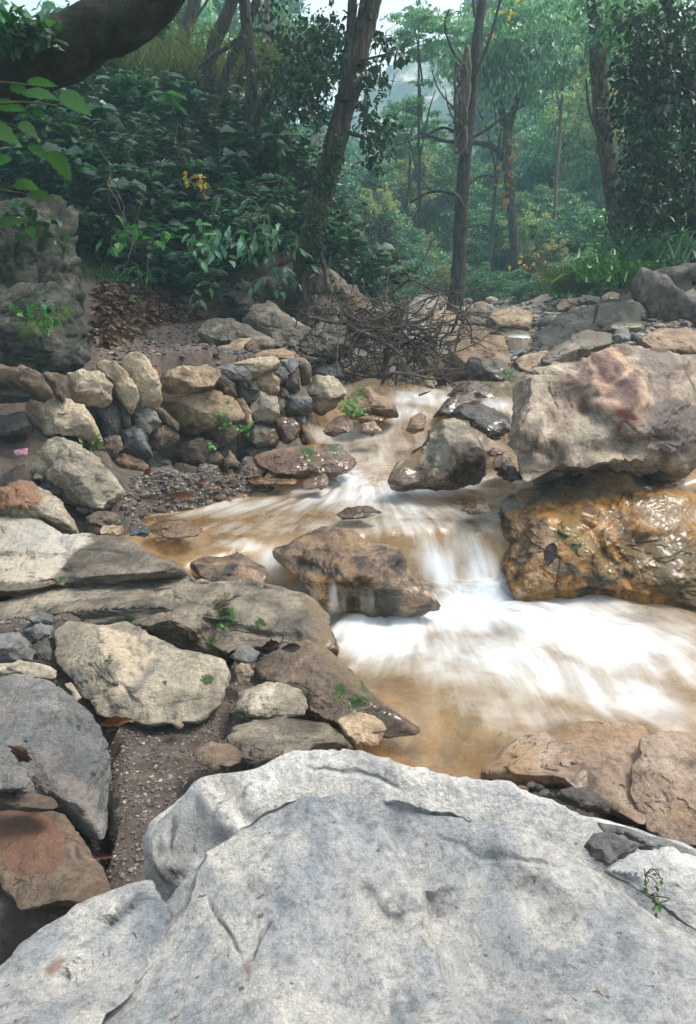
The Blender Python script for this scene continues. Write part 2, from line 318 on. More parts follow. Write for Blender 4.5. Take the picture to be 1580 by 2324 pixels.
def water_h(x, y):
    x = np.asarray(x, float); y = np.asarray(y, float) + 0 * x
    yf = np.interp(x, [-1.3, -.9, -.7, -.45, -.2, .1, .5, .75, 1., 1.25, 2.5], [3.2, 3.45, 3.62, 3.74, 3.82, 3.87, 3.94, 3.98, 4., 4.1, 4.6])
    t = np.clip((y - yf + .2) / .42, 0, 1); t = t * t * (3 - 2 * t)
    return np.clip(_wl(x, y), -.08, .08) * (1 - t) + np.maximum(_wu(x, y), .28) * t
bedpts = [(p[0], p[1], p[2] - (.16 if p[2] < .08 else .13)) for p in WPTS] + [(-.4, 3.65, -.1), (-.2, 3.72, -.05), (.5, 3.7, -.12), (.75, 3.72, -.12), (1, 3.74, -.12), (.5, 4.02, .15), (.75, 4.05, .15), (1, 4.08, .15), (.1, 3.8, .1)]
def z_(l): return [tuple(PZ(*q)) for q in l]
def y_(l): return [tuple(P(*q)) for q in l]
TP = bedpts + z_([(200, 1190, .47), (290, 1130, .5), (400, 1105, .51), (480, 1085, .52), (560, 1065, .52), (250, 1240, .44), (1220, 1120, .42), (1533, 1110, .45), (1650, 1330, -.05), (1200, 1810, .0), (1350, 1860, .06), (1450, 1905, .1), (1700, 1950, .2),
      (100, 1450, .25), (350, 1700, .13), (300, 1850, .13), (260, 2000, .1), (80, 2080, .12), (540, 1640, .14), (700, 1520, .05), (600, 1740, .09), (750, 1640, .02), (0, 1300, .4), (450, 1330, .3), (600, 1400, .15), (1300, 2000, .1), (800, 2000, .0)]) + \
     y_([(30, 1070, 4.55), (200, 1065, 4.65), (400, 1062, 4.85), (550, 1045, 5.1), (680, 1005, 5.65),
         (30, 905, 5.05), (200, 885, 5.2), (350, 872, 5.35), (500, 855, 5.6), (620, 850, 6.15), (680, 850, 6.6),
         (250, 838, 5.8), (350, 800, 6.5), (400, 762, 7.5), (430, 730, 8.4), (300, 745, 7.3), (220, 790, 6.2), (450, 800, 7), (560, 800, 7.2), (480, 718, 9.2), (560, 730, 8.8),
         (700, 865, 7.2), (800, 880, 7.6), (900, 872, 7.9), (750, 800, 8.5), (900, 770, 9.6), (1000, 845, 8.3), (1000, 745, 11), (1100, 765, 10.5), (1180, 800, 10.3), (1060, 712, 13), (1250, 800, 8.8), (1300, 790, 8), (1400, 742, 9.5), (1533, 705, 9.5), (1533, 770, 7.5), (1250, 693, 15), (900, 697, 16), (1100, 692, 20), (950, 689, 28), (1200, 689, 30),
         (1350, 900, 6.6), (1600, 900, 6.4), (1750, 800, 8),
         (100, 700, 7.0), (225, 690, 7.3), (300, 648, 8.3), (350, 500, 9.6), (350, 300, 12), (300, 120, 15), (0, 500, 8.2), (0, 200, 11.5), (-400, 200, 10), (-400, 700, 7), (-300, 1000, 5), (420, 655, 9), (500, 650, 9.4), (530, 500, 10.3), (560, 300, 13), (640, 275, 15), (650, 600, 9.6), (720, 450, 12), (780, 630, 11), (820, 670, 12.5), (860, 690, 15), (850, 600, 20), (800, 400, 30), (700, 340, 40),
         (1380, 665, 12.5), (1440, 640, 11.5), (1533, 600, 11), (1600, 400, 14), (1300, 640, 22), (1500, 450, 24), (1700, 200, 30), (1200, 600, 40), (1400, 300, 50), (1700, 100, 55), (1000, 600, 60), (900, 500, 80), (1200, 350, 80), (1000, 430, 100)]) + \
     [(0, .8, -.1), (0, -1.5, 0), (2.5, -1.5, .2), (-2.5, -1.5, .3), (-2.5, 1.5, .4), (3, 2.2, .2), (3, 1, .3), (-3, 3, .7), (-6, 2, 2), (6, 2, 2.0), (5, 4, 1.0), (6, 7, 2.5), (-8, 6, 4),
      (-60, 20, 24), (60, 20, 22), (-80, 80, 36), (90, 80, 36), (-15, 110, 26), (25, 120, 30), (-50, -30, 12), (50, -30, 12), (110, 160, 30), (-110, 160, 30), (0, 160, 26), (-25, 60, 14), (30, 50, 14)]
ter_rbf = RBF(TP, .35)
nX, nY = 420, 620
sy = np.linspace(0, 1, nY); Yg = -3 + 170 * (np.exp(4.6 * sy) - 1) / (math.exp(4.6) - 1); su = np.linspace(-1, 1, nX); u = np.sign(su) * np.abs(su) ** 1.6
GY = np.repeat(Yg[:, None], nX, 1); GX = u[None] * (7 + .85 * (GY + 3))
def ter_noise(x, y):
    p = np.stack([x, y, 0 * x], -1); d = np.clip((y - 1) / 40, 0, 1)
    return fbm(p * 3.1, 4, 5) * .018 + fbm(p * .7, 4, 9) * (.02 + 1.2 * d * np.clip((y - 14) / 30, 0, 1)) + fbm(p * 14, 3, 15) * .004
def ground_z(x, y):
    x = np.asarray(x, float); y = np.asarray(y, float) + 0 * x
    return np.minimum(ter_rbf(x, y), 39) + ter_noise(x, y)
def grid_faces(a, b):
    i = np.arange(a * b).reshape(a, b); return np.stack([i[:-1, :-1], i[:-1, 1:], i[1:, 1:], i[1:, :-1]], -1).reshape(-1, 4)
def inpoly(poly, x, y):
    r = np.zeros(np.shape(x), bool); n = len(poly)
    for i in range(n):
        x1, y1 = poly[i]; x2, y2 = poly[(i + 1) % n]
        if y1 == y2: continue
        r ^= ((y1 > y) != (y2 > y)) & (x < (x2 - x1) * (y - y1) / (y2 - y1) + x1)
    return r
# ------------------------------------------------------------------ rocks
def rock_mesh(name, poly, Yb, Yt, mat, tf=.6, tb=.8, lvl=5, e=.72, cuts=12, rough=.09, seed=1, paint=(), moss=0, wet=1, wetlift=.05, mossat=(), crack=.05, fine=.006, flat=.0, sculpt=()):
    r_ = np.random.RandomState(seed)
    pl = np.array(poly, float); n = len(pl); cr = np.roll(pl, -1, 0); a = (pl[:, 0] * cr[:, 1] - cr[:, 0] * pl[:, 1]); A = a.sum() / 2
    cx = ((pl[:, 0] + cr[:, 0]) * a).sum() / 6 / A; cy_ = ((pl[:, 1] + cr[:, 1]) * a).sum() / 6 / A
    b = (pl[:, None] * (1 - np.linspace(0, 1, 24, endpoint=False))[None, :, None] + cr[:, None] * np.linspace(0, 1, 24, endpoint=False)[None, :, None]).reshape(-1, 2) - [cx, cy_]
    th = np.arctan2(b[:, 1], b[:, 0]); rr = np.hypot(b[:, 0], b[:, 1]); o = np.argsort(th); th, rr = th[o], rr[o]
    tt = np.linspace(-np.pi, np.pi, 361); R = np.interp(tt, th, rr, period=2 * np.pi)
    ks = 1; R = np.convolve(np.concatenate([R[-ks - 1:-1], R, R[1:ks + 1]]), np.ones(2 * ks + 1) / (2 * ks + 1), 'valid')
    v, f = getico(lvl)
    q = np.sign(v) * np.abs(v); s = np.hypot(v[:, 0], v[:, 1]); c = v[:, 2]
    s2 = s ** e; c2 = np.sign(c) * np.abs(c) ** e
    k = np.where(s > 1e-6, s2 / np.maximum(s, 1e-6), 0)
    q = np.stack([v[:, 0] * k, v[:, 1] * k, c2], 1)
    for i in range(cuts):
        nn = r_.normal(size=3); nn[2] = abs(nn[2]) * (1 if r_.rand() < .8 else -1) + .25; nn /= np.linalg.norm(nn); d = r_.uniform(.62, .88)
        ov = np.maximum(0, q @ nn - d); q = q - nn[None] * (ov * .93)[:, None]
    t2 = np.arctan2(q[:, 1], q[:, 0]); sq = np.hypot(q[:, 0], q[:, 1])
    nb_ = 72; bi = ((t2 + np.pi) / (2 * np.pi) * nb_).astype(int) % nb_; mx = np.zeros(nb_); np.maximum.at(mx, bi, sq); mx[mx == 0] = 1
    mx = np.convolve(np.concatenate([mx[-1:], mx, mx[:1]]), np.ones(3) / 3, 'valid'); sq = sq / np.interp(t2, -np.pi + (np.arange(nb_) + .5) * 2 * np.pi / nb_, mx, period=2 * np.pi)
    Rr = np.interp(t2, tt, R)
    X, Y2 = cx + np.cos(t2) * sq * Rr, cy_ + np.sin(t2) * sq * Rr
    y0, y1 = pl[:, 1].min(), pl[:, 1].max(); Yw = Yb + (Yt - Yb) * np.clip((y1 - Y2) / (y1 - y0), -.2, 1.2)
    base = PN(X, Y2, Yw); cc = P(cx, cy_, (Yb + Yt) / 2)
    Rw = math.sqrt(abs(A) / math.pi) * (Yb + Yt) / 2 / F
    toc = np.array([0, 0, CAMZ]) - cc; toc /= np.linalg.norm(toc)
    pn = np.cross(P(cx + 10, cy_, (Yb + Yt) / 2) - cc, P(cx, y0, Yt) - P(cx, y1, Yb)); pn /= np.linalg.norm(pn)
    if pn @ toc < 0: pn = -pn
    N = toc + .25 * pn; N /= np.linalg.norm(N)
    th_ = np.where(q[:, 2] > 0, tf, tb) * Rw
    B = -toc * .75 + np.array([0, 0, -.45]); B /= np.linalg.norm(B)
    p = base + np.where(q[:, 2:3] > 0, N[None], -B[None]) * (q[:, 2] * th_)[:, None]
    d = p - cc; dn = d / np.linalg.norm(d, axis=1)[:, None]
    sp = p / Rw; 
    disp = rough * Rw * (fbm(sp * 1.3, 6, seed, .55) * .9 - .5 * (1 - np.abs(vn(sp * 3.3 + 3, seed + 9))) ** 3 - .25 * (1 - np.abs(vn(sp * 7.1 + 9, seed + 19))) ** 3)
    rg = 1 - np.abs(vn(sp * 1.6 + .4 * vn(sp * 3, seed + 5)[:, None], seed + 31)); disp -= crack * Rw * np.clip((rg - .9) / .1, 0, 1)
    # planar chips
    ch = vn(sp * np.array([2.3, 2.3, 3.1]), seed + 77); disp += rough * .75 * Rw * (np.floor(ch * 3) / 3)
    disp += fine * fbm(p * 18, 4, seed + 3, .6)
    sx0, sy0 = proj(p)
    jx = vn(p / Rw * 3, 61) * 7 + vn(p / Rw * 9, 62) * 3; jy = vn(p / Rw * 3, 63) * 7 + vn(p / Rw * 9, 64) * 3
    for sc_ in sculpt:
        if len(sc_) == 7:
            kd, xa, ya, xb, yb, wd, am = sc_; Ls = math.hypot(xb - xa, yb - ya); ux, uy = (xb - xa) / Ls, (yb - ya) / Ls; dx, dy = sx0 + jx - xa, sy0 + jy - ya
            al_ = dx * ux + dy * uy; di = -dx * uy + dy * ux; win = np.clip((al_ + Ls * .12) / (Ls * .24), 0, 1) * np.clip((Ls * 1.12 - al_) / (Ls * .24), 0, 1); win = win * win * (3 - 2 * win)
            pr_ = np.tanh(di / wd) * np.exp(-np.maximum(np.abs(di) - 3 * wd, 0) / (Ls * .5)) if kd == 'L' else np.exp(-(di / wd) ** 2)
            p = p + N[None] * (am * pr_ * win * (q[:, 2] > 0))[:, None]; continue
        (x_, y_, rx_, ry_, ang, am) = sc_
        dx, dy = sx0 - x_, sy0 - y_; c_, s_ = math.cos(math.radians(ang)), math.sin(math.radians(ang))
        qq = ((dx * c_ + dy * s_) / rx_) ** 2 + ((-dx * s_ + dy * c_) / ry_) ** 2; p = p + N[None] * (am * np.exp(-qq) * (q[:, 2] > 0))[:, None]
    p = p + dn * disp[:, None]
    at = {'paint': np.zeros((len(p), 4))}
    if wet:
        wl = water_h(p[:, 0], p[:, 1]) + wetlift; at['wet'] = np.clip(1.2 - (p[:, 2] - wl) / .16, 0, 1) * (np.abs(p[:, 0] - .5) < 2.6) * np.clip((p[:, 0] - np.interp(p[:, 1], [2, 2.6, 3.3, 3.6, 3.8, 4.5, 5.2, 6], [.05, .0, -.15, -.7, -1.25, -1.3, -.8, -.5])) / .12 + 1, 0, 1) * np.clip((7.1 - p[:, 1]) / .4, 0, 1) * wet
    sx, sy2 = proj(p)
    j = np.stack([vn(p * 9, 3), vn(p * 9, 4)], -1) * 9 + np.stack([vn(p * 30, 5), vn(p * 30, 6)], -1) * 4
    if paint:
        pc = np.zeros((len(p), 4))
        for pg, colr, al in paint:
            wgt = np.zeros(len(p))
            for k in range(6):
                jj = np.stack([vn(p * (7 + 5 * k), 13 + k), vn(p * (7 + 5 * k), 23 + k)], -1) * (16 - 2 * k); wgt += inpoly(pg, sx + jj[:, 0], sy2 + jj[:, 1]) / 6.
            wgt *= (q[:, 2] > -.1); al_ = wgt * al; ins = wgt > 0; t_ = np.where(pc[:, 3] > 0, wgt, 1.)[ins, None]; pc[ins, :3] = pc[ins, :3] * (1 - t_) + np.array(colr) * t_; pc[:, 3] = np.maximum(pc[:, 3] * (1 - wgt), al_)
        # spread colour to neighbours so edges do not fade to black
        z = pc[:, 3] == 0
        if (~z).any(): pc[z, :3] = pc[~z, :3].mean(0)
        at['paint'] = pc
    ms = np.full(len(p), float(moss))
    for (mx, my, mr) in mossat: ms = np.maximum(ms, np.exp(-(((sx - mx) ** 2 + (sy2 - my) ** 2) / mr ** 2)) * .9)
    if ms.max() > 0: at['moss'] = ms
    o_ = np.array([cc[0], cc[1], p[:, 2].min()])
    return mesh(name, p - o_, f, mat, attrs=at), o_
SEED = [100]
POLYS = []
def rock(name, label, poly, Yb, Yt, mat, cat='rock', parent=None, group=None, **kw):
    POLYS.append((poly, Yb, Yt))
    SEED[0] += 7; kw.setdefault('seed', SEED[0])
    me, loc = rock_mesh(name, poly, Yb, Yt, M[mat], **kw)
    if parent is not None: loc = loc - np.array(parent.location)
    return add(name, me, loc, parent, label, cat if parent is None else None, group)

# --- foreground
rock('boulder', 'huge pale grey speckled boulder filling the bottom of the view', [(-90, 2330), (60, 2240), (150, 2180), (240, 2110), (330, 2050), (400, 1985), (480, 1920), (560, 1862), (630, 1822), (700, 1795), (770, 1785), (850, 1800), (950, 1830), (1080, 1848), (1180, 1872), (1280, 1918), (1350, 1970), (1440, 2035), (1560, 2115), (1760, 2240), (1800, 2700), (800, 2900), (-100, 2700)],
     .42, 1.36, 'fore', 'boulder', tf=.20, tb=.55, lvl=7, e=.85, cuts=5, rough=.032, crack=.012, fine=.006, wet=0, seed=5,
     sculpt=[('L', 860, 1830, 975, 2060, 9, 0.027), ('L', 965, 2050, 1080, 2340, 10, 0.034), ('L', 820, 1985, 915, 2080, 6, -.007), ('L', 968, 2000, 972, 2060, 4, 0.023), ('G', 470, 2045, 545, 2180, 4, -0.011), ('G', 560, 2190, 612, 2095, 4, -0.013), ('G', 400, 2330, 545, 2235, 4, -0.009), ('L', 700, 1800, 560, 1990, 30, -0.023), ('L', 640, 1850, 760, 2330, 60, 0.027),
             ('G', 1000, 1880, 1260, 1960, 6, -0.009), ('L', 1100, 1890, 1330, 2080, 20, -0.019), ('G', 880, 2150, 900, 2320, 7, -.006), ('G', 1180, 2250, 1400, 2150, 5, -0.008), (860, 2200, 60, 260, -18, .012), (1250, 2100, 300, 120, 35, .015), (1120, 2180, 90, 140, -15, -.02), (700, 1860, 160, 50, -20, .012)],
     paint=[(C(8, [(270, 335), (420, 345), (600, 365), (760, 440), (700, 460), (620, 480), (600, 530), (440, 545), (420, 480), (340, 400)]), (.21, .255, .32), .36),
            (C(8, [(690, 690), (760, 720), (800, 850), (900, 950), (920, 1080), (860, 1160), (760, 1150), (660, 1060), (650, 900), (640, 790)]), (.25, .295, .35), .33),
            (C(8, [(500, 960), (600, 1000), (620, 1140), (560, 1150), (530, 1050)]), (.17, .20, .23), .33), (C(8, [(440, 600), (620, 600), (620, 760), (560, 900), (480, 900), (440, 760)]), (.30, .32, .31), .3),
            (C(8, [(230, 590), (330, 590), (335, 625), (260, 640)]), (.68, .68, .66), .5), (C(8, [(230, 780), (270, 770), (290, 810), (240, 815)]), (.72, .72, .7), .6), (C(8, [(340, 850), (370, 820), (400, 810), (380, 885)]), (.7, .7, .69), .6),
            (C(8, [(190, 1180), (280, 1170), (350, 1240), (330, 1290), (270, 1290), (240, 1220)]), (.70, .70, .68), .5), (C(8, [(0, 800), (120, 800), (180, 950), (160, 1290), (60, 1290), (0, 1000)]), (.33, .31, .27), .3),
            (C(8, [(110, 700), (180, 760), (230, 775), (200, 790), (140, 750)]), (.22, .13, .07), .5), (C(8, [(860, 480), (960, 500), (1080, 580), (1060, 620), (920, 590), (840, 520)]), (.60, .58, .53), .35),
            (C(7, [(1010, 1120), (1040, 1090), (1080, 1100), (1075, 1160), (1020, 1165)]), (.20, .12, .09), .6), (C(7, [(1390, 520), (1450, 600), (1580, 700), (1600, 800), (1480, 760), (1400, 640)]), (.22, .20, .17), .35)])
rock('boulder', 'pale grey rib of rock split from the big boulder at bottom left', [(-80, 2260), (47, 2150), (110, 2100), (200, 2035), (300, 1992), (345, 1990), (368, 2016), (400, 2060), (380, 2150), (300, 2260), (180, 2370), (20, 2480), (-170, 2560), (-200, 2330)],
     .6, 1.22, 'fore', 'boulder', tf=.16, tb=.5, lvl=6, e=.6, cuts=8, rough=.06, sculpt=[('L', 240, 2100, 345, 2010, 6, -.02), ('L', 60, 2260, 250, 2120, 25, -.008)], crack=.03, fine=.004, wet=0,
     paint=[(C(7, [(540, 760), (600, 720), (660, 770), (580, 830), (500, 900), (460, 940), (300, 1040), (250, 1040), (380, 950), (480, 850)]), (.15, .19, .22), .7), (C(7, [(110, 1130), (170, 1085), (230, 1080), (180, 1150), (120, 1175)]), (.27, .18, .13), .8)])
rock('boulder', 'long white slab of rock behind the foreground boulder', [(280, 1965), (283, 1900), (310, 1860), (370, 1800), (430, 1757), (510, 1740), (560, 1735), (640, 1702), (700, 1686), (790, 1692), (870, 1710), (950, 1732), (1050, 1757), (1150, 1785), (1250, 1818), (1340, 1850), (1440, 1880), (1530, 1915), (1680, 1985), (1720, 2150), (1300, 2250), (600, 2230), (380, 2100), (300, 2020)],
     1.22, 1.66, 'white', 'boulder', tf=.16, tb=.5, lvl=7, e=.62, cuts=8, rough=.05, crack=.02, fine=.005, wet=0,
     sculpt=[(560, 1830, 60, 60, 0, .03), (430, 1900, 110, 100, 0, -.02), ('L', 470, 1790, 560, 1900, 10, .02), ('G', 385, 1850, 370, 1910, 5, -.02), ('L', 300, 1950, 500, 1960, 8, .015), ('G', 700, 1740, 900, 1775, 6, -.008), ('L', 800, 1720, 1200, 1830, 16, -.008)],
     paint=[(C(7, [(480, 560), (520, 430), (640, 330), (760, 260), (850, 330), (930, 480), (1000, 560), (900, 640), (700, 720), (600, 760), (480, 710)]), (.15, .185, .205), .4), (C(7, [(500, 640), (640, 640), (800, 650), (700, 740), (600, 760), (490, 720)]), (.11, .10, .08), .7)])  # left face darkened in the colour, as its side away from the light
rock('boulder', 'pale rock wedged under the dark bluish one at the right frame edge', C(8, [(1250, 680), (1330, 600), (1420, 560), (1580, 560), (1750, 620), (1750, 1000), (1580, 900), (1440, 800), (1340, 720)]), 1.15, 1.3, 'white', 'boulder', tf=.3, tb=.6, lvl=5, rough=.06, wet=0)
rock('rock', 'dark bluish angular rock on the white slab near the right edge', C(8, [(1155, 560), (1200, 510), (1260, 500), (1330, 520), (1415, 555), (1380, 590), (1310, 630), (1262, 665), (1220, 630)]), 1.27, 1.36, 'grey', tf=.7, tb=.5, lvl=5, wet=0)
rock('rock', 'long dark grey rock lying behind the bluish angular one at right', C(8, [(1200, 445), (1260, 455), (1380, 480), (1500, 530), (1620, 570), (1700, 620), (1600, 640), (1480, 600), (1400, 560), (1240, 500)]), 1.36, 1.46, 'grey', tf=.5, tb=.4, lvl=5, wet=0)
# --- lower right
rock('boulder', 'wet pinkish brown boulder rising from the pool at lower right', C(6, [(725, 935), (800, 860), (880, 800), (950, 760), (1080, 725), (1200, 705), (1330, 700), (1440, 715), (1500, 800), (1480, 1000), (1440, 1150), (1390, 1130), (1330, 1100), (1200, 1000), (1050, 965), (900, 958), (800, 952)]), 1.86, 2.43, 'pink', 'boulder', tf=.32, tb=.8, lvl=6, e=.7, cuts=6, rough=.06, wetlift=.0, wet=.75, sculpt=[('G', 1240, 1780, 1260, 1700, 9, -.012)],
     paint=[(C(6, [(735, 925), (860, 820), (950, 770), (1000, 800), (980, 880), (1000, 950), (900, 955), (800, 950)]), (.33, .21, .10), .5)])
rock('boulder', 'tan creased boulder beside the pinkish wet one at right edge', C(6, [(1380, 900), (1430, 770), (1560, 735), (1720, 760), (1850, 860), (1900, 1050), (1850, 1260), (1570, 1225), (1450, 1165), (1400, 1070)]), 1.72, 2.3, 'pink', 'boulder', tf=.45, tb=.8, lvl=6, cuts=6, rough=.07, wet=.2)
rock('rock', 'dark wet rounded rock between the white slab and pinkish boulder', C(6, [(1065, 1015), (1110, 972), (1180, 975), (1250, 1010), (1305, 1060), (1300, 1100), (1200, 1085), (1090, 1045)]), 1.76, 1.84, 'dark', tf=.7, lvl=5, wet=1, wetlift=.1)
# --- left foreground group
rock('boulder', 'light buff boulder with a mossy crack beside the mud patch', C(5, [(148, 800), (150, 640), (200, 580), (300, 590), (350, 600), (480, 605), (600, 680), (740, 745), (850, 770), (950, 800), (985, 870), (960, 950), (940, 1010), (850, 1060), (820, 1085), (600, 1112), (480, 1080), (360, 1060), (330, 1010), (240, 900)]), 2.3, 2.85, 'buff', 'boulder', tf=.5, tb=.6, lvl=6, e=.66, cuts=9, rough=.05, seed=21, wet=0,
     paint=[(C(5, [(360, 620), (470, 660), (590, 720), (640, 790), (570, 870), (480, 960), (460, 1010), (430, 950), (440, 850), (460, 790), (380, 780)]), (.50, .41, .29), .7), (C(5, [(620, 790), (665, 790), (560, 930), (510, 970), (500, 950)]), (.16, .155, .145), .9), (C(5, [(500, 840), (530, 845), (520, 860), (500, 855)]), (.12, .12, .12), .9), (C(5, [(170, 760), (230, 830), (330, 890), (360, 1050), (250, 920), (160, 820)]), (.16, .15, .13), .7)],
     mossat=[(245, 1500, 16), (375, 1550, 10), (470, 1545, 18)], sculpt=[(222, 1450, 6, 60, -25, -.015)])
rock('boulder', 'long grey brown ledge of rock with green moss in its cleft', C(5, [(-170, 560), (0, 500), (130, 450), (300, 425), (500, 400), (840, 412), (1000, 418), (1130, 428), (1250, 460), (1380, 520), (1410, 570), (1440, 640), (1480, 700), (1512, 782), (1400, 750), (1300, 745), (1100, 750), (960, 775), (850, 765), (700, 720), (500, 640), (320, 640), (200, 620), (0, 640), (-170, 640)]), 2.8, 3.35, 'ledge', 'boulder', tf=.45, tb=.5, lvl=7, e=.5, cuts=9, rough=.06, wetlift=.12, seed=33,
     sculpt=[('G', 525, 1350, 465, 1470, 16, -.08), ('L', 120, 1350, 480, 1345, 18, .02), ('L', 520, 1358, 690, 1365, 7, .035), ('L', 690, 1370, 690, 1460, 12, -.03), ('L', 300, 1400, 460, 1420, 14, .03), (600, 1395, 90, 30, 3, .03), (380, 1400, 90, 40, 5, .03), ('G', 560, 1430, 700, 1450, 8, -.02)],
     mossat=[(515, 1400, 36), (290, 1400, 20), (590, 1412, 18), (690, 1335, 10), (120, 1420, 18), (480, 1455, 14)],
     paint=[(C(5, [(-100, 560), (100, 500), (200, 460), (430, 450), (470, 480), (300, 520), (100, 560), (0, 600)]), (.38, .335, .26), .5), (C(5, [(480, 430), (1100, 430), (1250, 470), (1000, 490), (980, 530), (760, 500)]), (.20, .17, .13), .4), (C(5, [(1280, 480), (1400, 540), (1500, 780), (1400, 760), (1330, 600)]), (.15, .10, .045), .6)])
rock('boulder', 'cream slab of rock stepping down to the left ledge', C(5, [(-170, 130), (0, 100), (70, 105), (140, 150), (200, 190), (330, 205), (450, 220), (560, 265), (640, 310), (780, 350), (845, 412), (760, 425), (600, 440), (450, 450), (200, 470), (0, 500), (-170, 500)]), 3.15, 3.95, 'ledge', 'boulder', tf=.36, tb=.4, lvl=6, e=.6, cuts=9, rough=.07, wetlift=.05, seed=44,
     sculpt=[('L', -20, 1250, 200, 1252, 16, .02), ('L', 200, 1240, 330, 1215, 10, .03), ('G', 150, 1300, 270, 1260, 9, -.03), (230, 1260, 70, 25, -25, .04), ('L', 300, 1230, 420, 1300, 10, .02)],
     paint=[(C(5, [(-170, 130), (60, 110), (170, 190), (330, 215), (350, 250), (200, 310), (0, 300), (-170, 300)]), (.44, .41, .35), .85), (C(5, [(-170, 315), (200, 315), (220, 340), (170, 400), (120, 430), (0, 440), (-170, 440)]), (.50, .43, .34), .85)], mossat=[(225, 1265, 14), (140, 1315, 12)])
rock('boulder', 'brown boulder with a wet mossy flank at the pool edge', C(5, [(1070, 830), (1110, 790), (1160, 760), (1230, 718), (1330, 708), (1440, 740), (1510, 800), (1580, 880), (1700, 975), (1800, 1050), (1850, 1085), (1840, 1115), (1750, 1130), (1640, 1150), (1520, 1110), (1400, 1080), (1290, 1000), (1180, 930), (1085, 890)]), 2.3, 2.78, 'brown', 'boulder', tf=.42, tb=.7, lvl=6, e=.66, cuts=7, rough=.06, wetlift=.06, mossat=[(810, 1590, 26), (770, 1570, 22), (830, 1560, 20), (860, 1640, 20)],
     paint=[(C(5, [(1330, 712), (1440, 745), (1510, 805), (1650, 940), (1830, 1080), (1790, 1090), (1600, 960), (1480, 830)]), (.17, .12, .06), .7)])
rock('rock', 'pale rounded rock in front of the brown mossy boulder', C(5, [(988, 990), (1010, 930), (1100, 895), (1200, 900), (1290, 930), (1340, 1010), (1320, 1055), (1200, 1060), (1090, 1065), (1000, 1020)]), 2.26, 2.45, 'buff', tf=.55, lvl=5, wet=0, paint=[(C(5, [(1100, 930), (1180, 925), (1170, 960), (1120, 1030), (1050, 1020)]), (.52, .45, .36), .8)])
rock('rock', 'small reddish brown round stone above the pale rounded rock', C(5, [(985, 835), (1020, 800), (1070, 810), (1087, 850), (1060, 900), (1010, 905)]), 2.5, 2.56, 'pink', 'stone', tf=.8, lvl=4, wet=0)
rock('rock', 'small dark marbled stone at the foot of the long ledge', C(5, [(968, 785), (1010, 742), (1060, 728), (1110, 760), (1100, 800), (1030, 812)]), 2.62, 2.7, 'grey', 'stone', tf=.8, lvl=4, wet=0)
rock('rock', 'low dark grey rock running along the edge of the white slab', C(5, [(930, 1160), (980, 1110), (1080, 1070), (1180, 1045), (1300, 1055), (1450, 1080), (1530, 1130), (1550, 1190), (1400, 1200), (1250, 1240), (1100, 1270), (1000, 1260)]), 1.98, 2.3, 'ledge', tf=.4, lvl=6, rough=.09, wet=.6, mossat=[(770, 1655, 22)])
rock('rock', 'half buried dark brown rock in the mud near the white slab', C(5, [(800, 1215), (880, 1170), (970, 1170), (1025, 1220), (1015, 1280), (900, 1300), (815, 1260)]), 1.9, 2.08, 'brown', tf=.4, lvl=5, wet=.3)
rock('rock', 'wet tan block at the tip of the brown mossy boulder', C(5, [(1455, 1080), (1540, 1035), (1640, 1050), (1690, 1120), (1660, 1190), (1545, 1200), (1490, 1130)]), 2.12, 2.3, 'tan', tf=.6, lvl=5, wetlift=.08)
rock('boulder', 'bluish grey boulder at the left edge beside the mud', [(-170, 1545), (30, 1530), (95, 1535), (150, 1560), (190, 1600), (220, 1635), (250, 1690), (257, 1745), (256, 1800), (250, 1860), (235, 1900), (190, 1880), (140, 1845), (100, 1810), (20, 1800), (-170, 1700)], 1.78, 2.3, 'grey', 'boulder', tf=.38, tb=.6, lvl=6, e=.7, cuts=7, rough=.05, wet=0, mossat=[(180, 1650, 10)],
     paint=[(C(7, [(145, 250), (210, 200), (300, 260), (400, 340), (420, 440), (400, 520), (330, 540), (230, 420)]), (.22, .19, .165), .7), (C(5, [(205, 1065), (235, 1060), (250, 1110), (225, 1110)]), (.05, .055, .06), .95), (C(5, [(250, 1050), (270, 1050), (290, 1090), (275, 1115)]), (.05, .055, .06), .95)])
rock('boulder', 'dark reddish brown boulder in the bottom left corner', C(7, [(-120, 400), (0, 375), (100, 380), (210, 430), (300, 520), (350, 610), (420, 720), (425, 765), (340, 810), (200, 830), (0, 850), (-120, 700)]), 1.45, 1.85, 'brown', 'boulder', tf=.45, tb=.6, lvl=6, e=.7, rough=.04, wet=0, paint=[(C(7, [(-100, 380), (110, 390), (200, 480), (230, 600), (150, 700), (0, 700), (-100, 600)]), (.15, .075, .045), .8), (C(7, [(200, 575), (230, 570), (250, 620), (225, 625)]), (.05, .04, .035), .95), (C(7, [(250, 560), (270, 565), (300, 630), (280, 630)]), (.05, .04, .035), .95)])
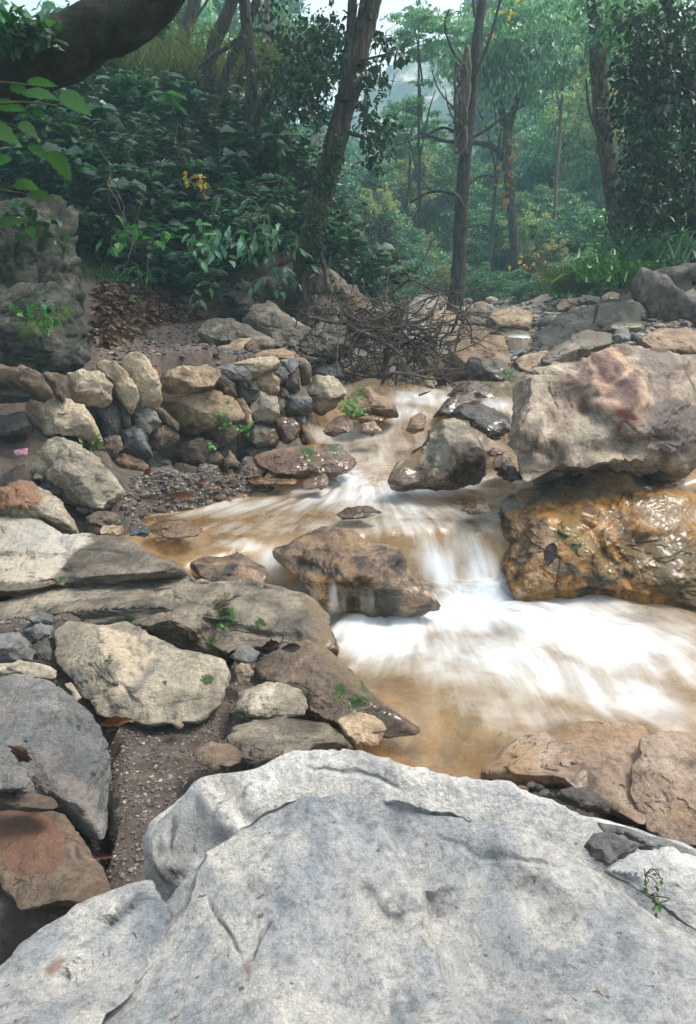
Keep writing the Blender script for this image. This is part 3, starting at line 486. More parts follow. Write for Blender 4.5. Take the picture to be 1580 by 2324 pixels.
for lb, k, pl, Y, mt in [
    ('flat dark pebble in the gap left of the buff boulder, topmost one', 5, [(28, 605), (90, 575), (152, 588), (150, 622), (60, 630)], 2.85, 'grey'),
    ('grey egg shaped stone second from top left of the buff boulder', 5, [(15, 665), (70, 630), (152, 633), (145, 680), (60, 715)], 2.7, 'grey'),
    ('blue grey stone cut by the left edge beside the mossy gap', 5, [(-170, 660), (0, 665), (30, 690), (64, 745), (58, 795), (-10, 805), (-170, 780)], 2.5, 'grey'),
    ('flat pale stone lying on top of the bluish boulder', 5, [(-170, 820), (20, 805), (100, 808), (182, 850), (175, 888), (60, 880), (-170, 870)], 2.35, 'buff'),
    ('small pale sliver of stone between buff and bluish boulders', 5, [(205, 905), (240, 900), (285, 970), (262, 985)], 2.3, 'buff'),
    ('dark stone in the crevice left of the buff boulder', 5, [(60, 730), (130, 690), (152, 760), (140, 800), (70, 790)], 2.6, 'dark'),
    ('grey stone by the dry leaf at the left edge', 5, [(-170, 1270), (0, 1280), (40, 1300), (64, 1350), (45, 1400), (-170, 1410)], 1.75, 'grey'),
    ('low brown stone above the reddish boulder at the left edge', 7, [(-170, 330), (60, 318), (150, 335), (185, 375), (150, 400), (40, 395), (-170, 390)], 1.72, 'brown'),
    ('small dark wet stone below the bluish boulder in the corner', 7, [(60, 240), (130, 220), (150, 280), (130, 330), (70, 310)], 1.8, 'dark')]:
    rock('stone', lb, C(k, pl), Y, Y + .08, mt, 'stone', tf=.7, tb=.8, lvl=4, wet=0)
# --- right giants
rock('boulder', 'giant marbled boulder with dark red patches on its face', C(4, [(862, 560), (866, 500), (875, 440), (895, 405), (960, 370), (1060, 340), (1190, 290), (1230, 265), (1330, 270), (1500, 285), (1700, 330), (1770, 500), (1750, 700), (1640, 790), (1500, 780), (1300, 797), (1180, 822), (1080, 812), (1000, 852), (935, 888), (905, 845), (880, 770), (858, 700), (868, 620)]), 4.25, 5.0, 'great', 'boulder', tf=.55, tb=.9, lvl=7, e=.6, cuts=15, rough=.045, seed=12, wet=0, fine=.01,
     sculpt=[(1300, 900, 60, 90, 40, -.05), (1220, 980, 90, 40, -30, .06), (1400, 930, 90, 60, 0, .05), (1180, 900, 50, 110, 10, .04), (1420, 1020, 110, 20, -8, -.06), (1480, 850, 100, 60, 20, -.05), ('L', 1250, 830, 1400, 880, 8, .03), ('L', 1400, 850, 1310, 920, 6, .03), ('L', 1310, 920, 1440, 950, 7, -.03), ('L', 1240, 1000, 1340, 930, 10, .05), ('L', 1340, 930, 1480, 1030, 9, -.04), ('L', 1200, 870, 1220, 1000, 12, .04), ('G', 1190, 1010, 1240, 1050, 7, -.03), ('L', 1400, 800, 1480, 930, 10, .05), ('L', 1160, 940, 1300, 900, 12, .04), ('L', 1190, 830, 1180, 1060, 16, -.05), ('G', 1400, 1010, 1533, 1000, 8, -.03)],
     paint=[(C(4, [(1170, 300), (1230, 270), (1330, 300), (1400, 370), (1440, 420), (1460, 520), (1420, 640), (1350, 600), (1290, 560), (1240, 540), (1250, 470), (1190, 400)]), (.50, .33, .21), .95),
            (C(4, [(1160, 425), (1170, 370), (1200, 342), (1215, 380), (1240, 400), (1222, 455), (1180, 435)]), (.10, .055, .05), .95), (C(4, [(1215, 330), (1260, 315), (1330, 350), (1372, 382), (1330, 420), (1290, 460), (1245, 440), (1230, 380)]), (.15, .07, .055), .95),
            (C(4, [(1262, 500), (1330, 440), (1410, 390), (1424, 450), (1415, 540), (1375, 600), (1335, 592), (1345, 520), (1295, 515)]), (.12, .06, .055), .95), (C(4, [(1325, 540), (1400, 560), (1430, 610), (1370, 620), (1310, 590)]), (.27, .11, .08), .85),
            (C(4, [(1400, 300), (1500, 295), (1580, 330), (1600, 400), (1570, 450), (1480, 400), (1430, 360)]), (.17, .13, .11), .7), (C(4, [(1450, 560), (1560, 500), (1700, 560), (1700, 760), (1520, 760), (1460, 660)]), (.12, .095, .085), .7),
            (C(4, [(1250, 560), (1330, 620), (1290, 680), (1180, 740), (1110, 760), (1160, 660)]), (.36, .31, .24), .6), (C(4, [(940, 610), (1010, 590), (1020, 640), (960, 680)]), (.14, .11, .09), .7), (C(4, [(1130, 480), (1190, 460), (1200, 520), (1150, 530)]), (.19, .10, .06), .7)])
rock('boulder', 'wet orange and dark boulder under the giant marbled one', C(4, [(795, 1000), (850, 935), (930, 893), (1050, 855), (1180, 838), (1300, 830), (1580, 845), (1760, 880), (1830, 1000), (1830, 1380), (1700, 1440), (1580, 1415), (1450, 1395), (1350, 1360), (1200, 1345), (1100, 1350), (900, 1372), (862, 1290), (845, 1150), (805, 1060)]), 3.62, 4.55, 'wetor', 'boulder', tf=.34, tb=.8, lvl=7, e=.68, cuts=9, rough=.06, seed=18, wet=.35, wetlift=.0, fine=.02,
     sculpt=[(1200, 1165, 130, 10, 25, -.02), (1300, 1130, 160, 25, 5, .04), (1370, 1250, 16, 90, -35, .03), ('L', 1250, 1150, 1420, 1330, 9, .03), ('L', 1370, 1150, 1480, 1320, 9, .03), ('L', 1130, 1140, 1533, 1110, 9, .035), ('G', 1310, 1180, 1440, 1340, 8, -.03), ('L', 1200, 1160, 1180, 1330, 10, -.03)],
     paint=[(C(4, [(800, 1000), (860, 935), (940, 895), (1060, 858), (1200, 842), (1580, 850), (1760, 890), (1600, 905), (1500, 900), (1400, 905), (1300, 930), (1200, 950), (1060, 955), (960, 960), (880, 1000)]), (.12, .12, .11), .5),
            (C(4, [(880, 1010), (960, 1000), (1060, 1080), (1100, 1180), (1050, 1300), (1180, 1310), (1050, 1350), (900, 1340), (870, 1200)]), (.33, .255, .185), .35),
            (C(4, [(1070, 1000), (1150, 1000), (1220, 1120), (1330, 1270), (1300, 1290), (1150, 1180), (1090, 1090)]), (.24, .14, .03), .8),
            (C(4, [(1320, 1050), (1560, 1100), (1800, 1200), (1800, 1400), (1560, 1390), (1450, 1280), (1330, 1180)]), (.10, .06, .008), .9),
            (C(4, [(1400, 950), (1580, 920), (1700, 1000), (1600, 1080), (1450, 1060)]), (.33, .22, .12), .7)],
     mossat=[(1277, 1212, 24), (1305, 1240, 16), (1370, 1205, 10)])
rock('boulder', 'speckled brown boulder in midstream with water spilling past it', C(4, [(-75, 1250), (-170, 1150), (0, 1075), (60, 1050), (150, 1060), (250, 1090), (330, 1125), (405, 1160), (440, 1220), (480, 1285), (535, 1345), (578, 1400), (500, 1425), (420, 1435), (250, 1425), (60, 1400), (-20, 1330)]), 3.5, 3.86, 'speck', 'boulder', tf=.42, tb=.5, lvl=6, e=.62, cuts=9, rough=.06, seed=28, wet=.35, fine=.012,
     paint=[(C(4, [(0, 1080), (150, 1070), (230, 1100), (200, 1200), (240, 1260), (100, 1250), (0, 1200)]), (.32, .20, .11), .6), (C(4, [(60, 1300), (250, 1290), (400, 1330), (400, 1430), (250, 1420), (100, 1390)]), (.045, .04, .035), .8)])
rock('rock', 'small pitted reddish rock left of the midstream boulder', C(5, [(770, 355), (850, 320), (950, 303), (1060, 318), (1130, 368), (1155, 412), (1130, 450), (1000, 470), (850, 430)]), 3.5, 3.72, 'speck', tf=.45, tb=.5, lvl=5, rough=.07, wet=.3)
rock('boulder', 'leaning pyramid shaped boulder in the middle of the cascade', C(4, [(335, 882), (350, 830), (400, 775), (450, 740), (490, 700), (510, 645), (580, 602), (640, 580), (700, 592), (750, 645), (776, 740), (778, 795), (745, 835), (640, 875), (560, 892), (450, 888)]), 4.62, 4.95, 'buff', 'boulder', tf=.62, tb=.7, lvl=6, e=.5, cuts=14, rough=.05, seed=52, wetlift=.12, sculpt=[('L', 1010, 950, 960, 1090, 10, -.06), ('L', 1020, 1000, 1090, 990, 10, .05), ('L', 1030, 1000, 1020, 1080, 8, -.05)],
     paint=[(C(4, [(600, 700), (700, 690), (760, 740), (770, 800), (740, 830), (650, 860), (620, 840), (640, 760)]), (.06, .045, .03), .8), (C(4, [(510, 720), (600, 640), (610, 740), (620, 830), (560, 850), (500, 800)]), (.27, .24, .19), .7), (C(4, [(350, 870), (430, 760), (500, 710), (490, 800), (520, 880), (400, 885)]), (.16, .095, .035), .8)])
for nm, lb, k, pl, Yb, Yt, mt, kw in [
    ('rock', 'flat wet dark slab behind the pyramid shaped boulder', 4, [(590, 575), (650, 540), (740, 525), (800, 545), (870, 590), (885, 640), (820, 662), (760, 655), (690, 610)], 5.3, 5.8, 'dark', dict(wet=1, wetlift=.2)),
    ('rock', 'wet brown wedge shaped rock beside the upper channel', 4, [(530, 585), (590, 512), (650, 480), (710, 485), (748, 520), (690, 545), (610, 578)], 5.9, 6.3, 'brown', dict(wet=1, wetlift=.15)),
    ('rock', 'low olive brown rock under the dark rock on the right bank', 4, [(585, 500), (640, 445), (700, 430), (800, 442), (850, 478), (868, 525), (760, 528), (690, 520)], 6.4, 6.8, 'brown', dict(wet=.7)),
    ('rock', 'dark angular rock in front of the big domed brown boulder', 4, [(675, 435), (683, 352), (720, 332), (830, 340), (900, 380), (910, 405), (882, 472), (840, 458), (760, 440)], 6.9, 7.1, 'dark', {}),
    ('boulder', 'big domed brown boulder upstream of the dark angular rock', 4, [(588, 380), (605, 305), (660, 252), (740, 228), (830, 248), (872, 290), (885, 355), (840, 400), (700, 425), (600, 425)], 7.5, 7.9, 'rust', {}),
    ('rock', 'tan rock leaning on the left of the domed brown boulder', 4, [(470, 405), (490, 330), (560, 298), (615, 302), (610, 430), (500, 425)], 7.7, 7.9, 'tan', {}),
    ('rock', 'mossy brown rock with a small fern at the water edge', 4, [(158, 545), (165, 500), (220, 470), (270, 463), (330, 500), (380, 540), (403, 572), (330, 582), (180, 590)], 5.9, 6.2, 'rust', dict(mossat=[(820, 890, 24)])),
    ('rock', 'wet brown rock in the riffle left of the cascade', 4, [(70, 655), (110, 600), (170, 580), (205, 612), (200, 655), (120, 670)], 5.55, 5.75, 'rust', dict(wet=1)),
    ('rock', 'thin flat wet stone in the riffle beneath the mossy rock', 4, [(208, 598), (270, 578), (345, 590), (335, 612), (240, 615)], 5.85, 5.95, 'rust', dict(wet=1)),
    ('rock', 'small wet triangular stone in the riffle', 4, [(232, 660), (245, 615), (290, 608), (325, 652), (280, 665)], 5.5, 5.6, 'pink', dict(wet=1)),
    ('rock', 'wet red brown pointed stone in the middle of the cascade', 4, [(420, 645), (450, 590), (490, 568), (515, 580), (502, 645), (460, 658)], 5.45, 5.6, 'rust', dict(wet=1)),
    ('rock', 'low wet stone in the upper channel', 4, [(385, 530), (430, 515), (490, 528), (500, 552), (430, 562)], 6.3, 6.5, 'rust', dict(wet=1)),
    ('boulder', 'broad tan boulder behind the giant one on the right bank', 4, [(965, 295), (975, 230), (1040, 168), (1120, 135), (1290, 95), (1400, 80), (1442, 110), (1448, 180), (1380, 230), (1200, 290), (1060, 330), (985, 318)], 8.6, 9.4, 'ledge', dict(lvl=6)),
    ('rock', 'tan boulder above the small far waterfall', 4, [(765, 170), (800, 125), (890, 117), (960, 148), (970, 195), (900, 222), (800, 210)], 11, 11.6, 'tan', {}),
    ('rock', 'brown stone topmost at the left of the broad tan boulder', 4, [(1060, 115), (1100, 85), (1160, 83), (1182, 108), (1120, 135), (1075, 135)], 10.5, 10.8, 'brown', {}),
    ('rock', 'pale grey stone on the skyline between two others', 4, [(1155, 90), (1180, 68), (1215, 63), (1255, 82), (1250, 105), (1170, 108)], 10.6, 10.8, 'grey', {}),
    ('rock', 'pale stone nearest the log on the right skyline', 4, [(1255, 82), (1275, 62), (1310, 54), (1338, 66), (1330, 90), (1270, 97)], 10.5, 10.7, 'buff', {}),
    ('rock', 'dark flat slab squeezed behind the giant marbled boulder', 4, [(990, 355), (1060, 290), (1130, 245), (1200, 218), (1310, 235), (1300, 285), (1200, 310), (1050, 370)], 6.6, 7.3, 'ledge', {}),
    ('rock', 'low tan rock between domed boulder and giant boulder', 4, [(875, 360), (940, 318), (1035, 313), (1010, 360), (940, 395), (900, 392)], 7.4, 7.8, 'tan', {}),
    ('rock', 'brown rock behind the giant boulder at the right edge', 4, [(1410, 265), (1480, 220), (1580, 198), (1680, 230), (1680, 320), (1500, 310)], 6.3, 7.0, 'rust', {}),
    ('rock', 'squarish grey stone on the rubble right of the tan boulder', 4, [(1295, 250), (1330, 208), (1382, 218), (1380, 258), (1320, 272)], 7.4, 7.6, 'grey', {}),
    ('rock', 'flat light stone on the rubble beside the tan boulder', 4, [(1285, 200), (1370, 178), (1452, 185), (1440, 215), (1300, 218)], 7.9, 8.2, 'buff', {}),
    ('rock', 'shaded tan rock in the middle of the brush tangle', 4, [(540, 250), (560, 205), (640, 195), (720, 200), (820, 230), (700, 262), (600, 290)], 8.9, 9.3, 'tan', {}),
    ('rock', 'grey stone beside the base of the tall bare tree', 4, [(520, 190), (560, 135), (620, 140), (650, 185), (600, 205)], 10.5, 11, 'tan', {}),
    ('rock', 'small brown rock right of the tall bare tree', 4, [(660, 190), (690, 155), (740, 165), (770, 195), (700, 205)], 10.6, 10.9, 'brown', {}),
    ('rock', 'pale rock under the right side of the brush tangle', 4, [(465, 470), (480, 420), (530, 405), (560, 440), (550, 475)], 7.3, 7.5, 'tan', {}),
    ('rock', 'orange tinted stone showing through the brush tangle', 4, [(160, 410), (240, 330), (330, 310), (380, 340), (350, 400), (250, 430)], 7.9, 8.2, 'tan', {}),
    ('rock', 'grey rock in shadow behind the brush tangle', 4, [(260, 340), (300, 250), (400, 220), (500, 260), (480, 360), (380, 380)], 9, 9.4, 'grey', {}),
    ('rock', 'dark rock at the foot of the brush tangle', 4, [(10, 390), (60, 330), (140, 350), (160, 420), (60, 430)], 7.6, 7.9, 'grey', {}),
    ('rock', 'long mossy wet rock at the left edge of the cascade', 3, [(1080, 890), (1180, 860), (1300, 850), (1400, 818), (1480, 828), (1540, 870), (1580, 915), (1560, 955), (1400, 980), (1200, 985), (1100, 940)], 4.9, 5.25, 'rust', dict(lvl=6, wetlift=.12, mossat=[(700, 1030, 25), (760, 1020, 20)], tf=.45)),
    ('rock', 'small dark wet stone below the long mossy wet rock', 3, [(1305, 1020), (1360, 975), (1420, 968), (1444, 1000), (1435, 1035), (1330, 1045)], 4.7, 4.85, 'rust', dict(wet=1)),
    ('rock', 'flat orange stone just under the water left of the cascade', 3, [(1050, 1000), (1180, 982), (1295, 990), (1280, 1020), (1080, 1025)], 4.75, 4.95, 'tan', dict(wet=1, tf=.3)),
    ('rock', 'low buff stone at the tip of the long mossy wet rock', 3, [(1140, 975), (1200, 948), (1256, 955), (1240, 985), (1160, 992)], 4.9, 5.0, 'tan', dict(wet=1)),
    ('rock', 'round tan stone at the right foot of the dry wall', 3, [(1030, 960), (1060, 930), (1100, 918), (1150, 962), (1130, 992), (1055, 992)], 4.95, 5.05, 'tan', {}),
    ('rock', 'pale brown rock in the shallow water at left', 3, [(595, 1235), (620, 1195), (700, 1182), (770, 1188), (855, 1232), (820, 1270), (700, 1275)], 3.72, 3.95, 'tan', dict(wet=1, tf=.5)),
    ('rock', 'dark blue slate block at the water edge', 3, [(508, 1220), (560, 1202), (605, 1212), (608, 1248), (588, 1266), (513, 1262)], 3.72, 3.82, 'grey', dict(wet=.8, paint=[([(250, 1150), (400, 1150), (400, 1300), (250, 1300)], (.055, .07, .09), .9)])),
    ('rock', 'flat tan rock with moss on its corner by the left shore', 3, [(305, 1175), (360, 1145), (440, 1143), (490, 1172), (475, 1208), (380, 1222), (320, 1205)], 3.9, 4.05, 'brown', dict(mossat=[(278, 1180, 12)])),
    ('rock', 'small mottled tan stone beside the slate block', 3, [(368, 1230), (400, 1210), (482, 1213), (488, 1240), (450, 1262), (380, 1258)], 3.75, 3.85, 'tan', {}),
    ('rock', 'pale flat stone behind the mossy cornered rock', 3, [(262, 1130), (295, 1116), (382, 1133), (350, 1155), (270, 1150)], 4.1, 4.2, 'grey', {}),
    ('boulder', 'large tan green boulder standing in front of the dry stone wall', 3, [(42, 945), (70, 850), (130, 802), (200, 790), (270, 810), (330, 870), (400, 950), (470, 988), (486, 1025), (450, 1095), (390, 1142), (300, 1120), (200, 1075), (110, 1010)], 4.08, 4.38, 'buff', dict(lvl=6, e=.62, cuts=9, seed=61, paint=[(C(3, [(70, 860), (130, 830), (150, 900), (100, 940), (60, 930)]), (.30, .27, .15), .6), (C(3, [(230, 870), (330, 900), (420, 970), (460, 1050), (380, 1120), (300, 1100), (320, 1000)]), (.21, .19, .14), .6)])),
    ('boulder', 'rust stained boulder at the left edge above the cream slab', 3, [(-170, 1010), (0, 990), (60, 1003), (150, 1060), (220, 1100), (287, 1182), (292, 1245), (230, 1245), (120, 1210), (-170, 1180)], 3.85, 4.1, 'buff', dict(lvl=6, paint=[(C(3, [(-170, 1000), (60, 1010), (110, 1090), (60, 1150), (-170, 1130)]), (.22, .11, .055), .85)])),
    ('rock', 'dark rubble lump between the two left shore boulders', 3, [(80, 1040), (130, 1000), (180, 1010), (212, 1045), (180, 1070), (120, 1065)], 4.15, 4.25, 'dark', {}),
    ('rock', 'small pale stone above the rust stained boulder', 3, [(55, 985), (75, 968), (115, 975), (110, 998), (65, 1000)], 4.2, 4.25, 'buff', {}),
    ('rock', 'partly submerged rock in the upper pool', 4, [(120, 1005), (170, 975), (280, 970), (328, 1000), (260, 1022), (150, 1022)], 4.1, 4.25, 'speck', dict(wet=1, tf=.3)),
    ('rock', 'smooth orange rock awash at the right of the upper pool', 4, [(655, 985), (690, 962), (750, 944), (812, 962), (790, 995), (700, 1000)], 4.1, 4.3, 'tan', dict(wet=1, tf=.35)),
    ('rock', 'orange wet stone in the side channel by the giant boulder', 4, [(795, 775), (820, 755), (870, 765), (888, 800), (860, 825), (800, 815)], 4.95, 5.1, 'rust', dict(wet=1)),
    ('rock', 'thin orange stone further up the side channel', 4, [(770, 735), (800, 722), (850, 738), (840, 755), (780, 755)], 5.2, 5.3, 'rust', dict(wet=1)),
    ('rock', 'pale orange stone at the head of the side channel', 4, [(770, 668), (800, 655), (845, 665), (830, 685), (780, 685)], 5.5, 5.6, 'rust', dict(wet=1)),
    ('rock', 'dark submerged stone in the white pool', 6, [(675, 635), (720, 600), (790, 605), (815, 635), (760, 665), (700, 655)], 2.74, 2.82, 'dark', dict(wet=1, tf=.2)),
    # behind the wall
    ('boulder', 'pointed grey brown boulder left of the brush tangle', 3, [(1030, 245), (1090, 188), (1150, 163), (1200, 185), (1270, 240), (1355, 292), (1335, 345), (1290, 390), (1200, 385), (1120, 340), (1060, 300)], 7.2, 7.6, 'ledge', dict(lvl=6, cuts=12, e=.62)),
    ('boulder', 'long angular brown boulder at the end of the path', 3, [(818, 315), (860, 262), (905, 235), (1000, 250), (1070, 278), (1110, 305), (1195, 355), (1185, 385), (1100, 385), (1000, 370), (930, 378), (850, 350)], 6.9, 7.3, 'ledge', dict(lvl=6, cuts=12, e=.62)),
    ('rock', 'flat tan rock in front of the angular brown boulder', 3, [(905, 392), (975, 366), (1005, 345), (1085, 338), (1070, 400), (1010, 428), (930, 412)], 6.5, 6.8, 'tan', {}),
    ('rock', 'small dark faceted rock on the flat tan one', 3, [(1042, 378), (1080, 340), (1150, 332), (1175, 382), (1110, 415), (1062, 405)], 6.45, 6.6, 'brown', dict(e=.55)),
    ('rock', 'low brown slab capping the far end of the dry wall', 3, [(1070, 440), (1120, 402), (1230, 382), (1285, 410), (1290, 445), (1150, 440)], 6.1, 6.5, 'rust', {}),
    ('boulder', 'shadowed boulder under the left side of the brush tangle', 3, [(1285, 400), (1335, 300), (1390, 240), (1480, 235), (1545, 290), (1560, 400), (1450, 430), (1330, 425)], 7.7, 8.1, 'ledge', dict(lvl=6)),
    ('boulder', 'dark craggy rock face at the foot of the bank', 1, [(940, 1290), (990, 1215), (1080, 1180), (1200, 1150), (1330, 1150), (1390, 1300), (1380, 1440), (1200, 1440), (960, 1420)], 8.6, 9.2, 'mossy', dict(lvl=6, rough=.16)),
    ('boulder', 'brown layered outcrop beneath the leaning tree', 1, [(1340, 1260), (1375, 1135), (1450, 1125), (1520, 1168), (1590, 1250), (1680, 1360), (1720, 1440), (1560, 1470), (1350, 1450)], 8.9, 9.4, 'brown', dict(lvl=6, rough=.12, crack=.12, cuts=16)),
    ('boulder', 'tall dark mossy rock standing behind the left edge boulder', 0, [(-170, 450), (20, 440), (110, 445), (165, 468), (200, 510), (222, 590), (215, 720), (200, 800), (120, 830), (-170, 830)], 6.2, 6.6, 'mossy', dict(lvl=6, rough=.11, cuts=12, e=.6, fine=.016, crack=.10, moss=.28, wet=0)),
    ('boulder', 'grey mossy boulder at the left edge beside the path', 0, [(-170, 660), (20, 635), (90, 615), (130, 628), (165, 665), (192, 720), (200, 785), (178, 835), (100, 852), (-170, 850)], 5.5, 5.85, 'mossy', dict(lvl=6, rough=.11, cuts=12, e=.6, fine=.016, crack=.10, moss=.2, wet=0, mossat=[(75, 745, 40), (150, 710, 25), (120, 720, 30)])),
    ]:
    kw = dict(kw); kw.setdefault('lvl', 5); kw.setdefault('tf', .6)
    rock(nm, lb, C(k, pl), Yb, Yt, mt, nm, **kw)
# --- dry stone wall: an Empty with its stones as parts
WL = P(300, 1060, 4.7)
wall = add('dry_stone_wall', None, tuple(WL), label='rough dry stone retaining wall of mixed boulders below the path', cat='stone wall')
WS = [('brown', [(-170, 450), (50, 478), (110, 520), (158, 590), (120, 620), (60, 590), (-170, 540)]), ('brown', [(105, 510), (165, 493), (215, 500), (224, 560), (205, 630), (170, 605), (135, 560)]),
 ('cream', [(218, 505), (300, 490), (400, 508), (430, 560), (425, 622), (390, 638), (290, 628), (235, 602)]), ('cream', [(332, 490), (385, 450), (440, 453), (500, 500), (545, 560), (555, 610), (520, 673), (480, 640), (440, 560), (420, 515)]),
 ('cream', [(475, 455), (510, 415), (545, 406), (580, 425), (610, 465), (652, 540), (660, 612), (630, 652), (570, 662), (545, 610), (500, 510)]), ('tan', [(638, 525), (680, 495), (760, 473), (870, 468), (928, 490), (935, 520), (900, 560), (800, 578), (700, 578), (650, 562)]),
 ('cream', [(40, 620), (150, 618), (310, 638), (348, 690), (378, 770), (372, 797), (230, 795), (130, 785), (60, 715), (28, 655)]), ('dark', [(360, 665), (410, 635), (462, 650), (474, 720), (462, 795), (410, 806), (375, 765), (352, 700)]),
 ('tan', [(655, 622), (760, 602), (900, 558), (945, 565), (990, 620), (1044, 690), (1042, 718), (940, 752), (840, 778), (770, 778), (730, 742), (690, 668)]), ('grey', [(520, 682), (590, 663), (642, 690), (655, 725), (605, 785), (530, 765), (510, 712)]),
 ('brown', [(612, 650), (665, 668), (742, 738), (742, 785), (690, 745), (640, 705)]), ('brown', [(595, 742), (660, 733), (738, 775), (742, 805), (705, 825), (650, 865), (598, 835)]), ('grey', [(465, 768), (540, 743), (582, 760), (612, 830), (623, 884), (540, 876), (478, 864)]),
 ('brown', [(715, 875), (750, 840), (850, 798), (898, 820), (875, 890), (852, 930), (780, 930)]), ('brown', [(838, 785), (920, 743), (1016, 753), (1024, 792), (930, 860), (888, 825)]), ('tan', [(1002, 622), (1040, 618), (1077, 680), (1083, 740), (1060, 758), (1038, 700)]),
 ('buff', [(1072, 645), (1120, 588), (1197, 618), (1208, 690), (1172, 728), (1100, 730), (1078, 692)]), ('buff', [(1040, 770), (1070, 738), (1120, 733), (1192, 763), (1208, 803), (1180, 854), (1100, 836)]), ('rust', [(1176, 722), (1225, 683), (1292, 698), (1313, 750), (1302, 803), (1240, 845), (1198, 812)]),
 ('grey', [(1235, 610), (1290, 583), (1352, 618), (1362, 662), (1320, 698), (1245, 694), (1228, 645)]), ('brown', [(1285, 700), (1330, 695), (1358, 790), (1352, 845), (1308, 840), (1298, 780)]), ('rust', [(1325, 702), (1370, 692), (1403, 750), (1404, 803), (1362, 836), (1342, 785)]),
 ('cream', [(1342, 545), (1380, 513), (1450, 518), (1502, 558), (1514, 602), (1480, 620), (1400, 626), (1345, 595)]), ('rust', [(1355, 610), (1420, 622), (1505, 612), (1475, 664), (1400, 690), (1358, 665)]), ('grey', [(895, 480), (960, 458), (1040, 468), (1084, 500), (1072, 533), (1000, 538), (930, 515)]),
 ('cream', [(975, 465), (1100, 430), (1190, 423), (1215, 455), (1170, 485), (1080, 515), (1055, 485)]), ('tan', [(1095, 520), (1180, 503), (1213, 535), (1208, 588), (1160, 603), (1108, 565)]), ('grey', [(1150, 505), (1200, 463), (1248, 478), (1248, 533), (1215, 548), (1203, 522)]),
 ('grey', [(1195, 440), (1240, 430), (1295, 438), (1303, 472), (1262, 503), (1210, 465)]), ('brown', [(1212, 545), (1300, 478), (1304, 562), (1282, 590), (1230, 575)]), ('brown', [(1278, 412), (1330, 433), (1358, 480), (1353, 533), (1310, 550), (1298, 470)]),
 ('brown', [(912, 528), (960, 508), (1002, 545), (1013, 602), (982, 618), (930, 565)]), ('dark', [(998, 545), (1060, 568), (1113, 590), (1108, 632), (1060, 644), (1012, 612)]), ('grey', [(1055, 545), (1095, 537), (1114, 585), (1080, 594)]),
 ('buff', [(1190, 612), (1238, 612), (1234, 662), (1203, 680)]), ('brown', [(1200, 572), (1242, 572), (1258, 622), (1213, 614)]), ('rust', [(420, 905), (480, 873), (560, 908), (604, 935), (602, 970), (520, 962), (430, 945)]), ('dark', [(570, 905), (620, 883), (702, 903), (713, 932), (640, 950), (588, 940)]),
 ('brown', [(695, 945), (760, 913), (833, 950), (822, 984), (760, 990), (698, 965)]), ('brown', [(925, 905), (980, 868), (1034, 920), (1012, 945), (940, 950)]), ('tan', [(912, 978), (990, 948), (1024, 980), (990, 1014), (918, 1010)]), ('dark', [(-170, 560), (20, 565), (62, 600), (40, 620), (-170, 620)]),
 ('dark', [(-170, 690), (20, 680), (60, 730), (40, 790), (-170, 800)]), ('brown', [(380, 800), (470, 790), (480, 860), (440, 900), (385, 870)]), ('dark', [(240, 790), (380, 795), (400, 860), (330, 880), (260, 850)]), ('brown', [(860, 880), (930, 860), (960, 900), (910, 950), (850, 940)]), ('dark', [(450, 620), (520, 660), (515, 750), (470, 760)]), ('dark', [(1000, 850), (1080, 840), (1190, 850), (1180, 880), (1080, 900), (1010, 890)])]
for i, (mt, pl) in enumerate(WS):
    q = np.array(pl, float); cx, cyy = q.mean(0); area = q[:, 0].ptp() if hasattr(q[:, 0], 'ptp') else np.ptp(q[:, 0])
    Yc = 4.62 + max(cx, 0) / 1400 * 1.35 + (900 - cyy) / 1000 * .28 + (.06 if mt == 'dark' else 0)
    c0 = q.mean(0); q = c0 + (q - c0) * 1.05
    rock('stone', None, C(3, q), Yc - .02, Yc + .06, mt, None, parent=wall, tf=.55, tb=1.0, lvl=5 if area > 120 else 4, e=.52, cuts=12, rough=.07, wetlift=.03, crack=.05, fine=.008,
         moss=0, mossat=[(415, 975, 14), (565, 965, 8)] if i in (8, 14) else ())

# ------------------------------------------------------------------ ground sheet, hollowed where the rocks are bedded in it
GZ = ground_z(GX, GY)
px, py = proj(np.stack([GX, GY, GZ], -1))
for pl, Yb, Yt in POLYS:
    q = np.array(pl, float); x0, y0 = q.min(0); x1, y1 = q.max(0)
    mk = (px > x0) & (px < x1) & (GY < Yt + .12) & (GY > max(1.2, Yb - 1.1))
    idx = np.argwhere(mk)
    if not len(idx): continue
    i, j = idx[:, 0], idx[:, 1]; X, Y, Z = GX[i, j], GY[i, j], GZ[i, j]; 
    # lower edge of the outline at each column
    cr = np.roll(q, -1, 0); bot = np.full(len(X), -1e9); top = np.full(len(X), 1e9); xx = px[i, j]
    for (ax, ay), (bx_, by_) in zip(q, cr):
        if ax == bx_: continue
        t = (xx - ax) / (bx_ - ax); ok = (t >= 0) & (t <= 1); yy = ay + t * (by_ - ay); bot = np.where(ok, np.maximum(bot, yy), bot); top = np.where(ok, np.minimum(top, yy), top)
    t = (1162 - (bot - 3)) / F; kk = (-SP + t * CP) / (CP + t * SP)
    ray = CAMZ + kk * Y; foot = CAMZ + kk * Yb
    t2 = (1162 - top) / F; back = CAMZ + (-SP + t2 * CP) / (CP + t2 * SP) * Yt
    cap = np.where(Y < Yb, ray, foot + np.clip((Y - Yb) / (Yt - Yb + .01), 0, 1) * np.minimum(0, back - foot) - (.14 if Yt - Yb > .3 and x0 > 900 else .03))
    ins = bot > 0
    nz = np.where(ins & (Z > cap), np.maximum(cap, Z - 1.2), Z)
    GZ[i, j] = nz
px, py = proj(np.stack([GX, GY, GZ], -1))
WZ = water_h(GX, GY)
zone = np.zeros(GX.shape + (4,))
inb = (np.abs(GX) < 3.2) & (GY > 1.6) & (GY < 9)
